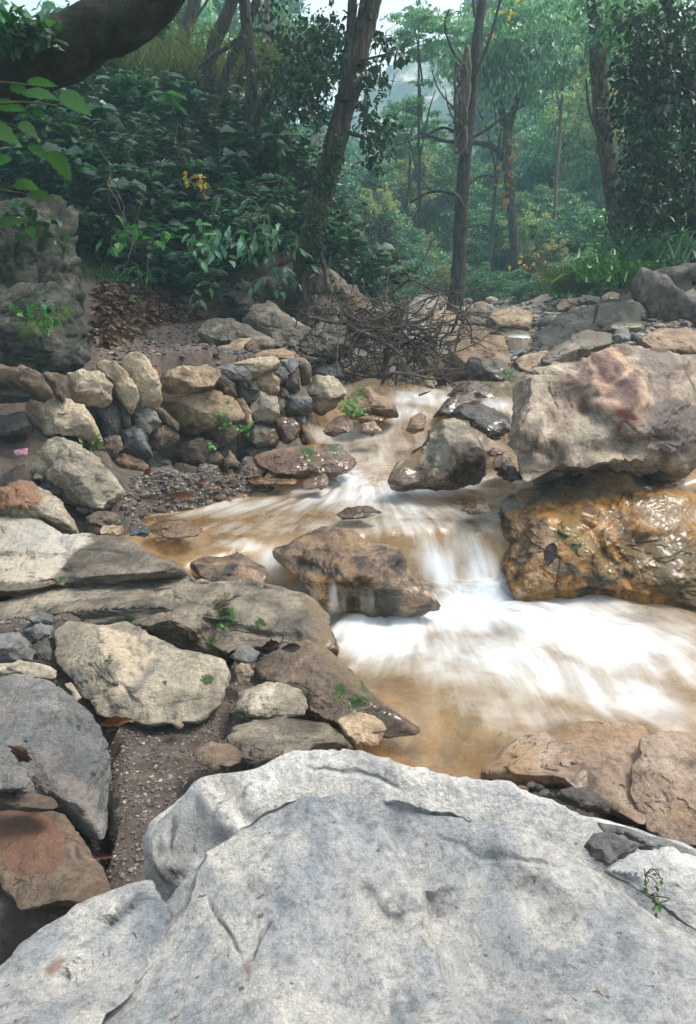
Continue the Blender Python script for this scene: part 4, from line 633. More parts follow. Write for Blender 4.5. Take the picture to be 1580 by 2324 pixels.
zone[..., 0] = np.clip((WZ - ground_z(GX, GY) + .03) / .05, 0, 1) * inb
zone[..., 1] = np.clip((GZ - 1.75) / .25, 0, 1) * (GY > 6) + (GY > 30); zone[..., 1] = np.maximum(zone[..., 1], (np.abs(GX) > 4.5) * 1.)
zone[..., 2] = inpoly([(225, 840), (235, 760), (300, 725), (430, 700), (520, 715), (480, 770), (420, 850), (300, 880)], px, py) & (GY > 5) & (GY < 10)
zone[..., 3] = ((GX > -1) & (GX < 7) & (GY > 7) & (GY < 30) & (GZ < 1.8)) * 1.
zone = np.clip(zone, 0, 1).reshape(-1, 4)
add('ground', mesh('ground', np.stack([GX, GY, GZ], -1).reshape(-1, 3), grid_faces(nY, nX), M['ground'], attrs={'zone': zone}), kind='structure', label='muddy stream bank, bouldery bed and wooded valley floor')
# water sheet
def ray_blob(px_, py_, z, sx_, sy_):
    c0 = PZ(px_, py_, z); return c0[0], c0[1], sx_, sy_
def water_sheet():
    xs = np.arange(-2.1, 3.4, .0135); ys = np.arange(1.9, 7.9, .0135); X, Y = np.meshgrid(xs, ys)
    base = water_h(X, Y); Z = base.copy()
    px, py = proj(np.stack([X, Y, Z], -1))
    O2 = PZ(830, 1000, .6); O1 = PZ(1010, 1180, .42)
    low = np.clip((.12 - Z) / .1, 0, 1)
    def pol(O, ka, kr):
        dx, dy = X - O[0], Y - O[1]; r = np.hypot(dx, dy); return np.arctan2(dx, -dy) * ka, r * kr
    a1, r1 = pol(O1 + np.array([-.1, .5, 0]), 13, 1.5); a1 = a1 + .8 * vn(np.stack([X * 1.5, Y * 1.5, 0 * X], -1), 77); a2, r2 = pol(O2, 17, 2.0)
    up = np.clip((Y - 5.0) / .3, 0, 1); lw = np.clip((low - .2) / .5, 0, 1)
    fa = a1 * lw + (1 - lw) * (a2 * (1 - up) + X * 9 * up); frr = r1 * lw + (1 - lw) * (r2 * (1 - up) + Y * 2.5 * up)
    flow = np.stack([fa, frr, up * 2. + (1 - lw)], -1)
    foam_sheen = np.zeros(X.shape)
    def blob(x, y, sx_, sy_, a, ang=0):
        nonlocal foam_sheen
        dx, dy = px - x, py - y; c, s = math.cos(math.radians(ang)), math.sin(math.radians(ang)); q = ((dx * c + dy * s) / sx_) ** 2 + ((-dx * s + dy * c) / sy_) ** 2
        foam_sheen = np.maximum(foam_sheen, a * np.exp(-q ** 1.3))
    for b in [(1080, 1390, 330, 60, 1.05, 0), (1330, 1430, 330, 90, 1.0, 12), (860, 1440, 150, 75, 1.1, 5), (1150, 1500, 330, 75, .8, 12), (1420, 1580, 220, 60, .72, 18), (1000, 1510, 220, 45, .6, 8), (1300, 1640, 200, 60, .3, 15), (1080, 1350, 110, 40, 1.1, 0),
              (790, 1085, 60, 32, .95, 0), (760, 1110, 150, 30, .7, 0), (880, 1120, 250, 34, .85, -5), (560, 1150, 220, 24, .45, -4), (950, 1160, 220, 26, .62, 4), (600, 1120, 90, 14, .35, -5), (1090, 1085, 60, 24, .6, 0), (800, 1030, 80, 40, .55, 30), (800, 985, 110, 24, .75, 0), (900, 940, 90, 22, .7, 0), (960, 905, 80, 20, .75, 0), (1130, 920, 50, 20, .7, 0), (1120, 1000, 60, 50, .3, 0),  # upper-pool blobs also paint a sky-like sheen into the water colour
              (1085, 1290, 45, 75, .85, -15), (1000, 1290, 40, 70, .9, -30), (1120, 1330, 60, 40, .8, 0), (620, 1280, 26, 50, .75, -35), (560, 1240, 80, 14, .55, 5), (690, 1350, 50, 45, .65, -35), (900, 1190, 280, 24, .5, 0), (560, 1200, 160, 14, .35, 0), (850, 1010, 120, 60, .45, 0), (1300, 1650, 260, 60, .45, 14), (740, 1380, 90, 45, .9, 0)]: blob(*b)
    fz = fbm(flow * np.array([1., 1., 1.]), 3, 40) * (.007 + .004 * foam_sheen) + fbm(np.stack([X * 3.2, Y * 4.2, 0 * X], -1), 3, 50) * (.004 + .03 * foam_sheen * low)
    Z = base + fz
    g = ground_z(X, Y); keep = (g < Z + .03) & (Y < 6.95 + .2 * np.sin(X * 5))
    edge = np.clip((Z - g + .015) / .06, 0, 1)
    # trim to the stream
    keep &= ~((X < -1.62) & (Y < 3.3))
    Fq = grid_faces(*X.shape); kf = keep.ravel()[Fq].any(1); Fq = Fq[kf]
    used = np.unique(Fq); mp = np.full(X.size, -1); mp[used] = np.arange(len(used))
    V = np.stack([X, Y, Z], -1).reshape(-1, 3)[used]
    return mesh('stream_water', V, mp[Fq], M['water'], attrs={'flow': flow.reshape(-1, 3)[used], 'foam_sheen': foam_sheen.ravel()[used], 'edge': edge.ravel()[used]})
add('stream_water', water_sheet(), kind='structure', label='silky white and tan stream water running over rocks into the pool')
#PART2
# ------------------------------------------------------------------ loose stones and gravel
STM = []
for k in range(6):
    v, f = getico(2); rr_ = np.random.RandomState(k + 60); q = v.copy()
    for i in range(9):
        n = rr_.normal(size=3); n /= np.linalg.norm(n); d = rr_.uniform(.5, .85); q -= n[None] * np.maximum(0, q @ n - d)[:, None]
    q = q * np.array([1, rr_.uniform(.65, .9), rr_.uniform(.4, .7)]); q += q * .12 * fbm(q * 2, 3, k)[:, None]; STM.append((q, f))
def stone_me(k, mt): return mesh('stone', STM[k][0], STM[k][1], M[mt], attrs={'paint': np.zeros((len(STM[k][0]), 4))})
SM = [stone_me(k, mt) for k, mt in enumerate(['grey', 'buff', 'tan', 'brown', 'cream', 'ledge'])] + [stone_me(2, 'grey'), stone_me(4, 'dark'), stone_me(0, 'tan'), stone_me(1, 'rust')]
_gx, _gy = GX, GY
def gz(x, y):
    """height of the built ground sheet"""
    i = int(np.clip(np.searchsorted(Yg, y) - 1, 0, nY - 2)); W = 7 + .85 * (Yg[i] + 3); r = np.sign(x / W) * abs(x / W) ** (1 / 1.6) if abs(x) < W else .999
    j = int(np.clip((r + 1) / 2 * (nX - 1), 0, nX - 2)); fy = (y - Yg[i]) / (Yg[i + 1] - Yg[i]); fx = np.clip((x - GX[i, j]) / (GX[i, j + 1] - GX[i, j] + 1e-9), 0, 1)
    return float((GZ[i, j] * (1 - fx) + GZ[i, j + 1] * fx) * (1 - fy) + (GZ[i + 1, j] * (1 - fx) + GZ[i + 1, j + 1] * fx) * fy)
def scatter(poly, Y0, Y1, n, tries=60000):
    """points on the ground whose picture position falls inside a region, nearer than Y1"""
    out = []; P0 = np.array(poly); x0, x1 = P0[:, 0].min(), P0[:, 0].max()
    for _ in range(tries):
        if len(out) >= n: break
        Y = math.exp(rnd.uniform(math.log(Y0), math.log(Y1))); X = (rnd.uniform(x0, x1) - 790) / F * Y / .95
        z = gz(X, Y); sx, sy = proj(np.array([X, Y, z]))
        if inpoly(poly, np.array([sx]), np.array([sy]))[0]: out.append((X, Y, z))
    return out
def stones_things(pts, smin, smax, label, group, mats, cat='stone', name='stone'):
    for (X, Y, z) in pts:
        k = rnd.choice(mats); s = math.exp(rnd.uniform(math.log(smin), math.log(smax)))
        o = add(name, SM[k], (X, Y, z + s * .12), None, label, cat, group); o.scale = (s, s, s * rnd.uniform(.7, 1.2)); o.rotation_euler = (rnd.uniform(-.4, .4), rnd.uniform(-.4, .4), rnd.uniform(0, 6.3))
stones_things(scatter([(870, 705), (1020, 690), (1240, 688), (1300, 720), (1200, 760), (1000, 745), (900, 730)], 9.5, 26, 85), .07, .26, 'small rubble stone on the flat bouldery bed upstream of the brush tangle', 'rubble stones on the far bed', [0, 1, 2, 4, 5, 6])
stones_things(scatter([(1290, 750), (1360, 720), (1580, 700), (1580, 770), (1400, 790)], 6.8, 11, 30), .05, .14, 'small rubble stone on the slope right of the broad tan boulder', 'rubble on the right slope', [0, 1, 2, 5, 6])
stones_things(scatter([(300, 1130), (420, 1080), (600, 1070), (640, 1090), (520, 1120), (420, 1160), (300, 1180)], 3.9, 5.2, 34), .018, .055, 'small stone on the dark gravel shore between wall and water', 'stones on the gravel shore', [0, 3, 7, 7, 9, 5])
stones_things(scatter([(400, 770), (470, 740), (560, 790), (640, 810), (560, 850), (430, 840), (340, 850)], 5.5, 9, 30), .03, .09, 'small angular stone lying along the edge of the dirt path', 'stones along the path', [3, 3, 5, 7, 0])
stones_things(scatter([(700, 880), (760, 800), (1000, 770), (1040, 840), (960, 890), (800, 900)], 6.8, 10, 28), .07, .2, 'rubble stone half hidden beneath the brush tangle', 'rubble under the brush tangle', [0, 2, 3, 5, 1])
stones_things(scatter([(860, 905), (760, 860), (900, 840), (1040, 850), (1020, 890), (960, 900)], 6.4, 8.6, 22), .07, .18, 'wet brown rubble stone at the head of the riffle below the brush tangle', 'rubble at the head of the riffle', [2, 3, 9, 5])
stones_things(scatter([(1080, 800), (1150, 760), (1240, 760), (1280, 800), (1180, 840), (1060, 850)], 7.2, 11, 16), .07, .16, 'rubble stone beside the small far waterfall', 'rubble by the far waterfall', [3, 9, 5, 0])
stones_things(scatter([(380, 1180), (620, 1130), (900, 1140), (1120, 1160), (900, 1200), (600, 1200), (350, 1220)], 3.8, 4.9, 22), .04, .10, 'orange brown cobble under the water of the upper pool', 'cobbles in the upper pool', [2, 9, 3, 9])
stones_things(scatter([(860, 1640), (1100, 1600), (1300, 1640), (1120, 1740), (900, 1700)], 2.1, 2.9, 14), .025, .07, 'brown cobble under the shallow water at the pool edge', 'cobbles in the lower pool', [2, 9, 3])
for (x, y, Y, s, k, lb) in [(1183, 1794, 1.9, .028, 2, 'tan angular pebble among dark chips by the white slab'), (1150, 1788, 1.9, .02, 7, 'dark flat pebble leftmost in the pebble nest by the slab'), (1205, 1782, 1.92, .022, 0, 'blue grey pebble leaning at the back of the pebble nest'), (1222, 1790, 1.88, .022, 7, 'dark angular pebble next to the leaning blue grey one'),
                       (1232, 1802, 1.84, .026, 0, 'blue grey chip at the right end of the pebble nest'), (1215, 1806, 1.84, .018, 7, 'wet black chip in front of the tan pebble'), (1254, 1806, 1.83, .015, 7, 'small black pebble beside the dark wet rounded rock'), (1398, 1832, 1.8, .016, 7, 'tiny black pebble right of the dark wet rounded rock'), (1390, 1828, 1.8, .024, 2, 'tan pebble right of the dark wet rounded rock'),
                       (1265, 1075, 4.22, .05, 0, 'grey pebble wedged under the giant boulder'), (1325, 1073, 4.22, .03, 0, 'tiny pebble wedged under the giant boulder'), (1468, 1110, 3.9, .04, 5, 'buff pebble lying on the wet orange boulder'), (405, 1645, 2.25, .03, 4, 'pale tan pebble on the mud beside the dry leaves'), (415, 1700, 2.15, .02, 0, 'flat blue grey pebble on the mud patch'), (486, 1705, 2.1, .03, 3, 'brown pebble in the middle of the mud patch')]:
    p = P(x, y, Y); o = add('pebble', SM[k], tuple(p), None, lb, 'pebble'); o.scale = (s, s, s * .9); o.rotation_euler = (rnd.uniform(-.5, .5), rnd.uniform(-.5, .5), rnd.uniform(0, 6))
def gravel(name, pts, smin, smax, mt, label, tri=True):
    V, Fc = [], []; b, f = getico(1); n = 0
    for (X, Y, z) in pts:
        s = math.exp(rnd.uniform(math.log(smin), math.log(smax))); a = rnd.uniform(0, 6.3); c_, s_ = math.cos(a), math.sin(a)
        q = b * np.array([s, s * rnd.uniform(.5, .9), s * rnd.uniform(.3, .7)]) * (1 + .25 * R8.normal(size=(len(b), 1)).clip(-1, 1)); q = np.stack([q[:, 0] * c_ - q[:, 1] * s_, q[:, 0] * s_ + q[:, 1] * c_, q[:, 2]], 1) + [X, Y, z + s * .15]
        V.append(q); Fc.append(f + n); n += len(b)
    V = np.concatenate(V); add(name, mesh(name, V, np.concatenate(Fc), M[mt], smooth=False, attrs={'paint': np.zeros((len(V), 4))}), label=label, cat='gravel', kind='stuff')
T = NT('mixed_gravel'); g_ = T.n('NewGeometry'); tc = T.n('TexCoord')
M['gravel'] = T.fin(T.bsdf(T.mix(.5, T.ramp(g_.outputs['Random Per Island'], [(0, (.035, .035, .035)), (.3, (.09, .075, .06)), (.6, (.17, .13, .1)), (.8, (.10, .11, .12)), (1, (.33, .28, .22))]), T.ramp(T.noise(tc.outputs['Object'], 90, 5), [(.3, .4), (.6, 1.1)]), 'MULTIPLY'), .55).outputs[0])
T = NT('orange_gravel'); g_ = T.n('NewGeometry')
M['gravel_or'] = T.fin(T.bsdf(T.ramp(g_.outputs['Random Per Island'], [(0, (.10, .06, .035)), (.4, (.26, .16, .07)), (.7, (.36, .25, .14)), (1, (.45, .37, .25))]), .4).outputs[0])
T = NT('pale_gravel'); g_ = T.n('NewGeometry')
M['gravel_pale'] = T.fin(T.bsdf(T.ramp(g_.outputs['Random Per Island'], [(0, (.07, .065, .06)), (.4, (.2, .18, .15)), (.7, (.32, .29, .25)), (1, (.45, .42, .38))]), .8).outputs[0])
gravel('gravel', scatter([(240, 1660), (560, 1600), (640, 1700), (540, 1800), (420, 1850), (300, 2000), (240, 2020), (60, 2150), (40, 2050), (240, 1900)], 1.5, 2.7, 1500), .0022, .011, 'gravel', 'grey brown grit and small stones on the mud patch')
gravel('gravel', scatter([(-40, 1400), (150, 1400), (150, 1560), (-40, 1540)], 2, 3.2, 500) + scatter([(500, 1480), (620, 1460), (820, 1640), (780, 1680), (520, 1640)], 2, 2.9, 500), .003, .014, 'gravel', 'grit and pebbles filling the gaps between the left rocks')
gravel('gravel', scatter([(270, 1150), (300, 1080), (560, 1040), (680, 1060), (600, 1100), (430, 1160), (300, 1200)], 3.7, 5.4, 1900), .006, .026, 'gravel', 'dark wet gravel on the shore below the dry stone wall')
gravel('gravel', scatter([(340, 1180), (600, 1080), (780, 1100), (1100, 1130), (1100, 1180), (600, 1210), (350, 1230)], 3.7, 5.2, 900), .012, .04, 'gravel_or', 'orange gravel on the bed of the upper pool')
gravel('gravel', scatter([(860, 700), (1250, 686), (1580, 690), (1580, 790), (1000, 850), (860, 760)], 7, 30, 3500), .03, .10, 'gravel_pale', 'pale broken rubble covering the far bed')
gravel('gravel', scatter([(210, 850), (225, 760), (420, 720), (600, 790), (660, 830), (420, 860)], 5.3, 9, 1400), .008, .035, 'gravel', 'dark gravel and earth crumbs along the path')
# leaf litter
def quads(P0, D, L, W, N, fold=.15, tipw=.0):
    """leaf faces: base P0, direction D, length L, half width W, normal N -> 6 vertices, 2 quads along the midrib"""
    S = np.cross(D, N); S /= np.linalg.norm(S, axis=1)[:, None] + 1e-9
    up = np.cross(S, D); L = L[:, None]; W = W[:, None]
    a = P0; b = P0 + D * L * .38 + S * W + up * W * fold * 2; c = P0 + D * L - up * L * .12; d = P0 + D * L * .38 - S * W + up * W * fold * 2
    e = P0 + D * L * .75 + S * W * .55 + up * W * fold; g = P0 + D * L * .75 - S * W * .55 + up * W * fold; m = P0 + D * L * .45
    V = np.stack([a, b, e, c, g, d, m], 1); n = len(P0); i = (np.arange(n) * 7)[:, None]
    return V.reshape(-1, 3), [np.concatenate([i + [0, 1, 2, 6]]), np.concatenate([i + [6, 2, 3, 4]]), np.concatenate([i + [0, 6, 4, 5]])]
def diam(P0, D, L, W, N, fold=.3):
    S = np.cross(D, N); S /= np.linalg.norm(S, axis=1)[:, None] + 1e-9; up = np.cross(S, D)
    L = L[:, None]; W = W[:, None]; V = np.stack([P0, P0 + D * L * .45 + S * W + up * W * fold, P0 + D * L, P0 + D * L * .45 - S * W + up * W * fold], 1)
    i = (np.arange(len(P0)) * 4)[:, None]; return V.reshape(-1, 3), np.concatenate([np.concatenate([i + [0, 1, 2], i + [0, 2, 3]], 0)])
def unit(a): return a / (np.linalg.norm(a, axis=-1, keepdims=True) + 1e-9)
def litter(pts, l0, l1, label, mt='lf_dry'):
    p = np.array(pts); n = len(p); D = unit(np.stack([R8.normal(size=n), R8.normal(size=n), R8.normal(size=n) * .35], 1)); N = unit(np.stack([R8.normal(size=n) * .5, R8.normal(size=n) * .5, np.ones(n)], 1))
    L = R8.uniform(l0, l1, n); V, Fc = quads(p + [0, 0, .015], D, L, L * R8.uniform(.2, .34, n), N, .35); add('leaf_litter', mesh('leaf_litter', V, Fc, M[mt], False), label=label, cat='leaf litter', kind='stuff')
litter(scatter([(215, 760), (225, 640), (300, 640), (420, 690), (470, 730), (330, 740), (240, 800)], 6.3, 10, 1500), .06, .14, 'brown dead leaves heaped on the bank above the path')
litter(scatter([(250, 660), (500, 640), (800, 660), (860, 720), (600, 720), (300, 740)], 7, 12, 500), .05, .11, 'scattered dead leaves at the foot of the bank')
litter(scatter([(420, 1110), (640, 1060), (700, 1080), (520, 1140)], 4, 5.4, 40), .04, .09, 'few brown leaves on the gravel shore')
# ------------------------------------------------------------------ trunks, limbs
def catmull(pts, n):
    p = np.array(pts, float); p = np.vstack([2 * p[0] - p[1], p, 2 * p[-1] - p[-2]]); out = []
    for i in range(1, len(p) - 2):
        t = np.linspace(0, 1, n, endpoint=False)[:, None]; a, b, c, d = p[i - 1:i + 3]
        out.append(.5 * (2 * b + (c - a) * t + (2 * a - 5 * b + 4 * c - d) * t ** 2 + (3 * b - a - 3 * c + d) * t ** 3))
    return np.vstack(out + [p[-2:-1]])
def tube(pts, rad, seg=12, n=6, rough=.12, seed=0, fr=6.):
    q = catmull([list(a) + [r] for a, r in zip(pts, rad)], n); c, r = q[:, :3], np.maximum(q[:, 3], .0012)
    t = unit(np.gradient(c, axis=0)); u = np.cross(t[0], [.3, .2, 1]); u /= np.linalg.norm(u); U = []
    for i in range(len(c)): u = u - t[i] * (u @ t[i]); u /= np.linalg.norm(u); U.append(u)
    U = np.array(U); W = np.cross(t, U); a = np.arange(seg) * 2 * np.pi / seg
    d = U[:, None] * np.cos(a)[None, :, None] + W[:, None] * np.sin(a)[None, :, None]; V = c[:, None] + d * r[:, None, None]
    if rough: V = V + d * (r[:, None] * rough * fbm(V * fr + seed, 4, seed))[..., None]
    i = np.arange(len(c) * seg).reshape(len(c), seg); j = np.roll(i, -1, 1); Fq = np.stack([i[:-1], j[:-1], j[1:], i[1:]], -1).reshape(-1, 4)
    V = np.vstack([V.reshape(-1, 3), c[-1:] + t[-1:] * r[-1] * .3, c[:1] - t[:1] * r[0] * .4]); k = len(V) - 2; Ft = np.concatenate([np.stack([i[-1], j[-1], np.full(seg, k)], -1), np.stack([j[0], i[0], np.full(seg, k + 1)], -1)])
    return V, Fq, Ft
def merge(parts):
    V, Q, Tt, n = [], [], [], 0
    for v, q, t in parts: V.append(v); Q.append(q + n); Tt.append(t + n); n += len(v)
    return np.vstack(V), [np.vstack(Q), np.vstack(Tt)]
def addtube(name, parts, mt, origin, parent=None, **kw):
    V, Fc = merge(parts); return add(name, mesh(name, V - origin, Fc, M[mt]), (0, 0, 0) if parent else tuple(origin), parent, **kw)
def px3(l, Y):
    """pixel path (x, y, width[, depth]) -> points + radii"""
    pts, rad = [], []
    for q in l:
        y = q[3] if len(q) > 3 else Y; pts.append(P(q[0], q[1], y)); rad.append(q[2] / 2 * y / F)
    if l[-1][1] <= 60 and l[-2][1] > l[-1][1] and l[-1][2] > 3:
        q, b = l[-1], l[-2]; k = (q[1] + 160) / (b[1] - q[1]); y = q[3] if len(q) > 3 else Y; pts.append(P(q[0] + (q[0] - b[0]) * k * .8, -160, y)); rad.append(q[2] / 2 * y / F * .85)
    return pts, rad
def blades(centres, n, L, R_, out=.5, droop=.5, wr=.28, seed=0, full=False, Lj=.35, zf=.75):
    """n leaves round each clump centre"""
    r_ = np.random.RandomState(seed); c = np.repeat(np.array(centres), n, 0); k = len(c); d = unit(r_.normal(size=(k, 3))); rr = r_.rand(k) ** .5
    RR = np.repeat(np.broadcast_to(np.array(R_), (len(centres),)) if np.ndim(R_) else np.full(len(centres), R_), n)
    p = c + d * (rr * RR)[:, None] * [1, 1, zf]
    D = unit(d * out + r_.normal(size=(k, 3)) * .6 + [0, 0, -droop]); N = unit(r_.normal(size=(k, 3)) * .45 + [0, 0, .9] + d * .4)
    Ls = L * r_.uniform(1 - Lj, 1 + Lj, k); return (quads if full else diam)(p, D, Ls, Ls * wr * r_.uniform(.8, 1.2, k), N)
def crownpts(n, R3, seed, lump=.35, shell=.45):
    r_ = np.random.RandomState(seed); d = unit(r_.normal(size=(n * 3, 3))); rad = r_.uniform(shell, 1, len(d)) ** .7 * (1 + lump * vn(d * 2.2 + seed, seed)); p = d * rad[:, None]
    keep = vn(p * 2.6 + seed * 3.1, seed + 9) > -.25; return (p[keep][:n]) * np.array(R3)
# ------------------------------------------------------------------ background trees (shared crown meshes)
def crownmesh(name, mt, n, per, R3, L, cl, droop, wr, seed):
    c = crownpts(n, R3, seed, .5, .35); q_ = np.random.RandomState(seed); V, Fc = blades(c, per, L, cl * q_.uniform(.6, 1.5, len(c)), .6, droop, wr, seed, zf=.5); return mesh(name, V, Fc, M[mt], False)
CR = {'mid': [crownmesh('crown', 'lf_mid', 150, 75, (1, 1, 1), .075, .15, .35, .3, k) for k in (1, 2, 3)],
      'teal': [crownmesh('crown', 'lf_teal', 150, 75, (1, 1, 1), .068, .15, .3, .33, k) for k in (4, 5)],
      'yel': [crownmesh('crown', 'lf_yel', 120, 60, (1, 1, 1), .07, .13, -.1, .38, k) for k in (6, 7)],
      'droop': [crownmesh('crown', 'lf_droop', 130, 60, (1, 1, 1), .10, .15, 1.3, .18, k) for k in (8, 9)],
      'dark': [crownmesh('crown', 'lf_dark', 150, 60, (1, 1, 1), .06, .16, .4, .3, k) for k in (10, 11)]}
KN = {'mid': 'mid green leafy', 'teal': 'blue green misty', 'yel': 'yellow green blossoming', 'droop': 'pale green drooping leaved', 'dark': 'dark dense leaved'}
r_ = np.random.RandomState(3)
TR = [addtube for _ in ()]
def unit_trunk(seed, mt):
    rr_ = np.random.RandomState(seed); top = np.array([rr_.normal() * .05, rr_.normal() * .05, 1.]); parts = [tube([(0, 0, 0), (.02, .01, .35), top * .7, top], [.032, .026, .019, .01], 8, 5, .1, seed, 5)]
    for k in range(4):
        z = .4 + .13 * k; a = rr_.uniform(0, 6.3); b = np.array([math.cos(a) * .28, math.sin(a) * .28, z + .22]); s = np.array([.02, .01, z]); parts.append(tube([s, (s + b) / 2 + [0, 0, .03], b], [.013, .009, .004], 6, 4, .1, seed + k, 5))
    V, Fc = merge(parts); return mesh('trunk', V, Fc, M[mt])
UT = [unit_trunk(1, 'bark'), unit_trunk(2, 'bark'), unit_trunk(3, 'barkpale')]
TG = {}
def bgtree(x, y, Y, w_, h_, kind, where, base=None, name='tree', low=False):
    for _ in range(14):
        c = P(x, y, Y); rx, rz = w_ / 2 * Y / F, h_ / 2 * Y / F; g = gz(c[0], Y)
        if g < c[2] - rz * .25: break
        Y *= .94
    g = min(g, c[2] - rz * .6); H = max(c[2] + rz * .3 - g, .6)
    lb = '%s %s %s' % (KN[kind], 'bush' if low else 'tree', where)
    t = add(name, None, (c[0], c[1], g), label=lb, cat='bush' if low else 'tree')
    k = rnd.randrange(3); tr = add('trunk' if not low else 'stem', UT[k], (0, 0, 0), t); s = H; tr.scale = (min(s, 7) * .3, min(s, 7) * .3, s); tr.rotation_euler = (0, 0, rnd.uniform(0, 6))
    cr = add('crown', rnd.choice(CR[kind]), (0, 0, c[2] - g), t); cr.scale = (rx, max(rx, rz) * .9, rz); cr.rotation_euler = (0, 0, rnd.uniform(0, 6.3))
# far slope to the right and centre
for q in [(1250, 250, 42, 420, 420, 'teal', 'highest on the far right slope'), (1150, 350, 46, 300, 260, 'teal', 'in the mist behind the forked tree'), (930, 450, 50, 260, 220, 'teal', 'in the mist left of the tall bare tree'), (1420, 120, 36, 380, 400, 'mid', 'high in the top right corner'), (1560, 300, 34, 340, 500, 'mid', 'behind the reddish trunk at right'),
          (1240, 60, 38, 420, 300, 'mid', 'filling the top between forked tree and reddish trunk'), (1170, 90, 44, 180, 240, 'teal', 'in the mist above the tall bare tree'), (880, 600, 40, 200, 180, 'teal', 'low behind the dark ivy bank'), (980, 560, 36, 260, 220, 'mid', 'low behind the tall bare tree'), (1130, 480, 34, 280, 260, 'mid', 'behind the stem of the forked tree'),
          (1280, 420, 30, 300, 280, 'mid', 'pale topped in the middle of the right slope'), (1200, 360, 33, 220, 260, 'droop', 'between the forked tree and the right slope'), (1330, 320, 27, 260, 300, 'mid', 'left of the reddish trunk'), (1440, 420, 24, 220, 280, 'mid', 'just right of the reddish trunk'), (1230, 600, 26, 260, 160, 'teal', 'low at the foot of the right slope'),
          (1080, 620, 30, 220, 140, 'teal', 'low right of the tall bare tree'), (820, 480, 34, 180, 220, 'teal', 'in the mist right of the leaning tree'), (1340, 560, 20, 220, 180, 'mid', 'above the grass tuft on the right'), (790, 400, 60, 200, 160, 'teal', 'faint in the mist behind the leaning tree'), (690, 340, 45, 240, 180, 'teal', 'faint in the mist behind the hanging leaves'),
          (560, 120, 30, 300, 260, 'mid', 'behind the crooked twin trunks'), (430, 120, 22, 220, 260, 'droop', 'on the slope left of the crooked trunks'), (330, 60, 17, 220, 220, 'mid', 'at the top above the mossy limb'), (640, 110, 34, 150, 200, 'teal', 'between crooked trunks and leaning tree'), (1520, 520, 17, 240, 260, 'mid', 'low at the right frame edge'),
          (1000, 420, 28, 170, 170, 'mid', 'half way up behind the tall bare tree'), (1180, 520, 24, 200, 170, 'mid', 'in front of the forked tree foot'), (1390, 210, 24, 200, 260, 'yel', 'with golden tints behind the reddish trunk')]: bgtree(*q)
for q in [(865, 510, 24, 130, 150, 'yel', 'tallest of the blossoming ones at left'), (935, 400, 27, 150, 130, 'yel', 'topmost behind the bare tree'), (960, 600, 20, 170, 130, 'yel', 'lowest at left of the bare tree'), (1210, 540, 21, 140, 120, 'yel', 'right of the forked tree foot'), (1260, 590, 19, 110, 100, 'yel', 'near the golden climber'),
          (900, 650, 18, 130, 90, 'teal', 'at the edge of the far bed left of the bare tree'), (1130, 650, 19, 150, 90, 'mid', 'right behind the base of the bare tree'), (1200, 665, 18, 120, 70, 'teal', 'at the edge of the far bed'), (1290, 650, 16, 130, 90, 'mid', 'left of the grass tuft'), (1030, 650, 22, 140, 80, 'mid', 'behind the base of the bare tree'), (860, 560, 16, 100, 160, 'dark', 'edge of the dark ivy bank'), (1250, 480, 22, 160, 120, 'droop', 'with pale leaves on the right slope')]: bgtree(*q, low=True, name='bush')
for q in [(840, 640, 26, 150, 130, 'mid', 'at the foot of the valley left of everything bare'), (880, 560, 30, 170, 150, 'mid', 'just above the blue green bush left of the bare tree'), (1000, 520, 30, 170, 150, 'teal', 'behind the stem of the bare tree'), (1080, 560, 27, 170, 150, 'mid', 'between the bare tree and the forked tree'), (1150, 590, 25, 160, 130, 'teal', 'hiding the foot of the forked tree'),
          (1320, 480, 24, 180, 160, 'mid', 'left of the reddish trunk half way up'), (1340, 420, 27, 160, 150, 'droop', 'left of the reddish trunk, pale'), (1310, 570, 20, 170, 130, 'teal', 'above the grass tuft'), (1090, 440, 32, 170, 150, 'droop', 'beside the forked tree stem'), (950, 480, 30, 170, 130, 'mid', 'under the topmost blossoming bush'), (1200, 440, 28, 150, 140, 'teal', 'right of the climber on the forked tree'), (1250, 350, 30, 170, 160, 'droop', 'high on the right slope, pale leaved'), (1450, 540, 15, 160, 140, 'mid', 'behind the bamboo clump'), (870, 440, 32, 140, 140, 'yel', 'above the tallest blossoming one')]: bgtree(*q, low=True, name='bush')
for q in [(965, 75, 21, 170, 90, 'droop', 'reaching left across the bright sky gap'), (930, 290, 22, 180, 130, 'droop', 'middle height beside the bare tree'), (1140, 110, 20, 260, 150, 'droop', 'crowning the forked tree'), (1290, 90, 21, 240, 160, 'droop', 'right of the forked tree top')]: bgtree(*q)
# ------------------------------------------------------------------ distinct trees
def tree(label, name='tree', cat='tree'): return lambda o: add(name, None, tuple(o), label=label, cat=cat)
# tall bare tree with twisted strangler stems
o = P(1032, 706, 13.2); t = tree('tall bare tree with peeling stems rising from the stony bed')(o)
pts, rad = px3([(1030, 712, 36), (1040, 620, 32), (1046, 500, 27), (1053, 380, 26), (1062, 300, 24), (1072, 200, 22), (1082, 100, 20), (1092, 20, 18)], 13.2); addtube('trunk', [tube(pts, rad, 14, 10, .12, 3, 5)], 'bark', o, t)
pts, rad = px3([(1050, 340, 16), (1050, 270, 20), (1056, 200, 22), (1060, 140, 20), (1060, 105, 8)], 13.0); parts = [tube(pts, rad, 10, 8, .2, 5, 7)]
for k in range(5):
    l = [(1046 + 14 * math.sin(i * 1.1 + k * 1.4), 350 - i * 26, 6) for i in range(9)]; pts, rad = px3(l, 13.0 - .08 * math.cos(k * 2)); parts.append(tube(pts, rad, 6, 5, .1, k))
for pp in parts: addtube('climbing_stem', [pp], 'barkpale', o, t)
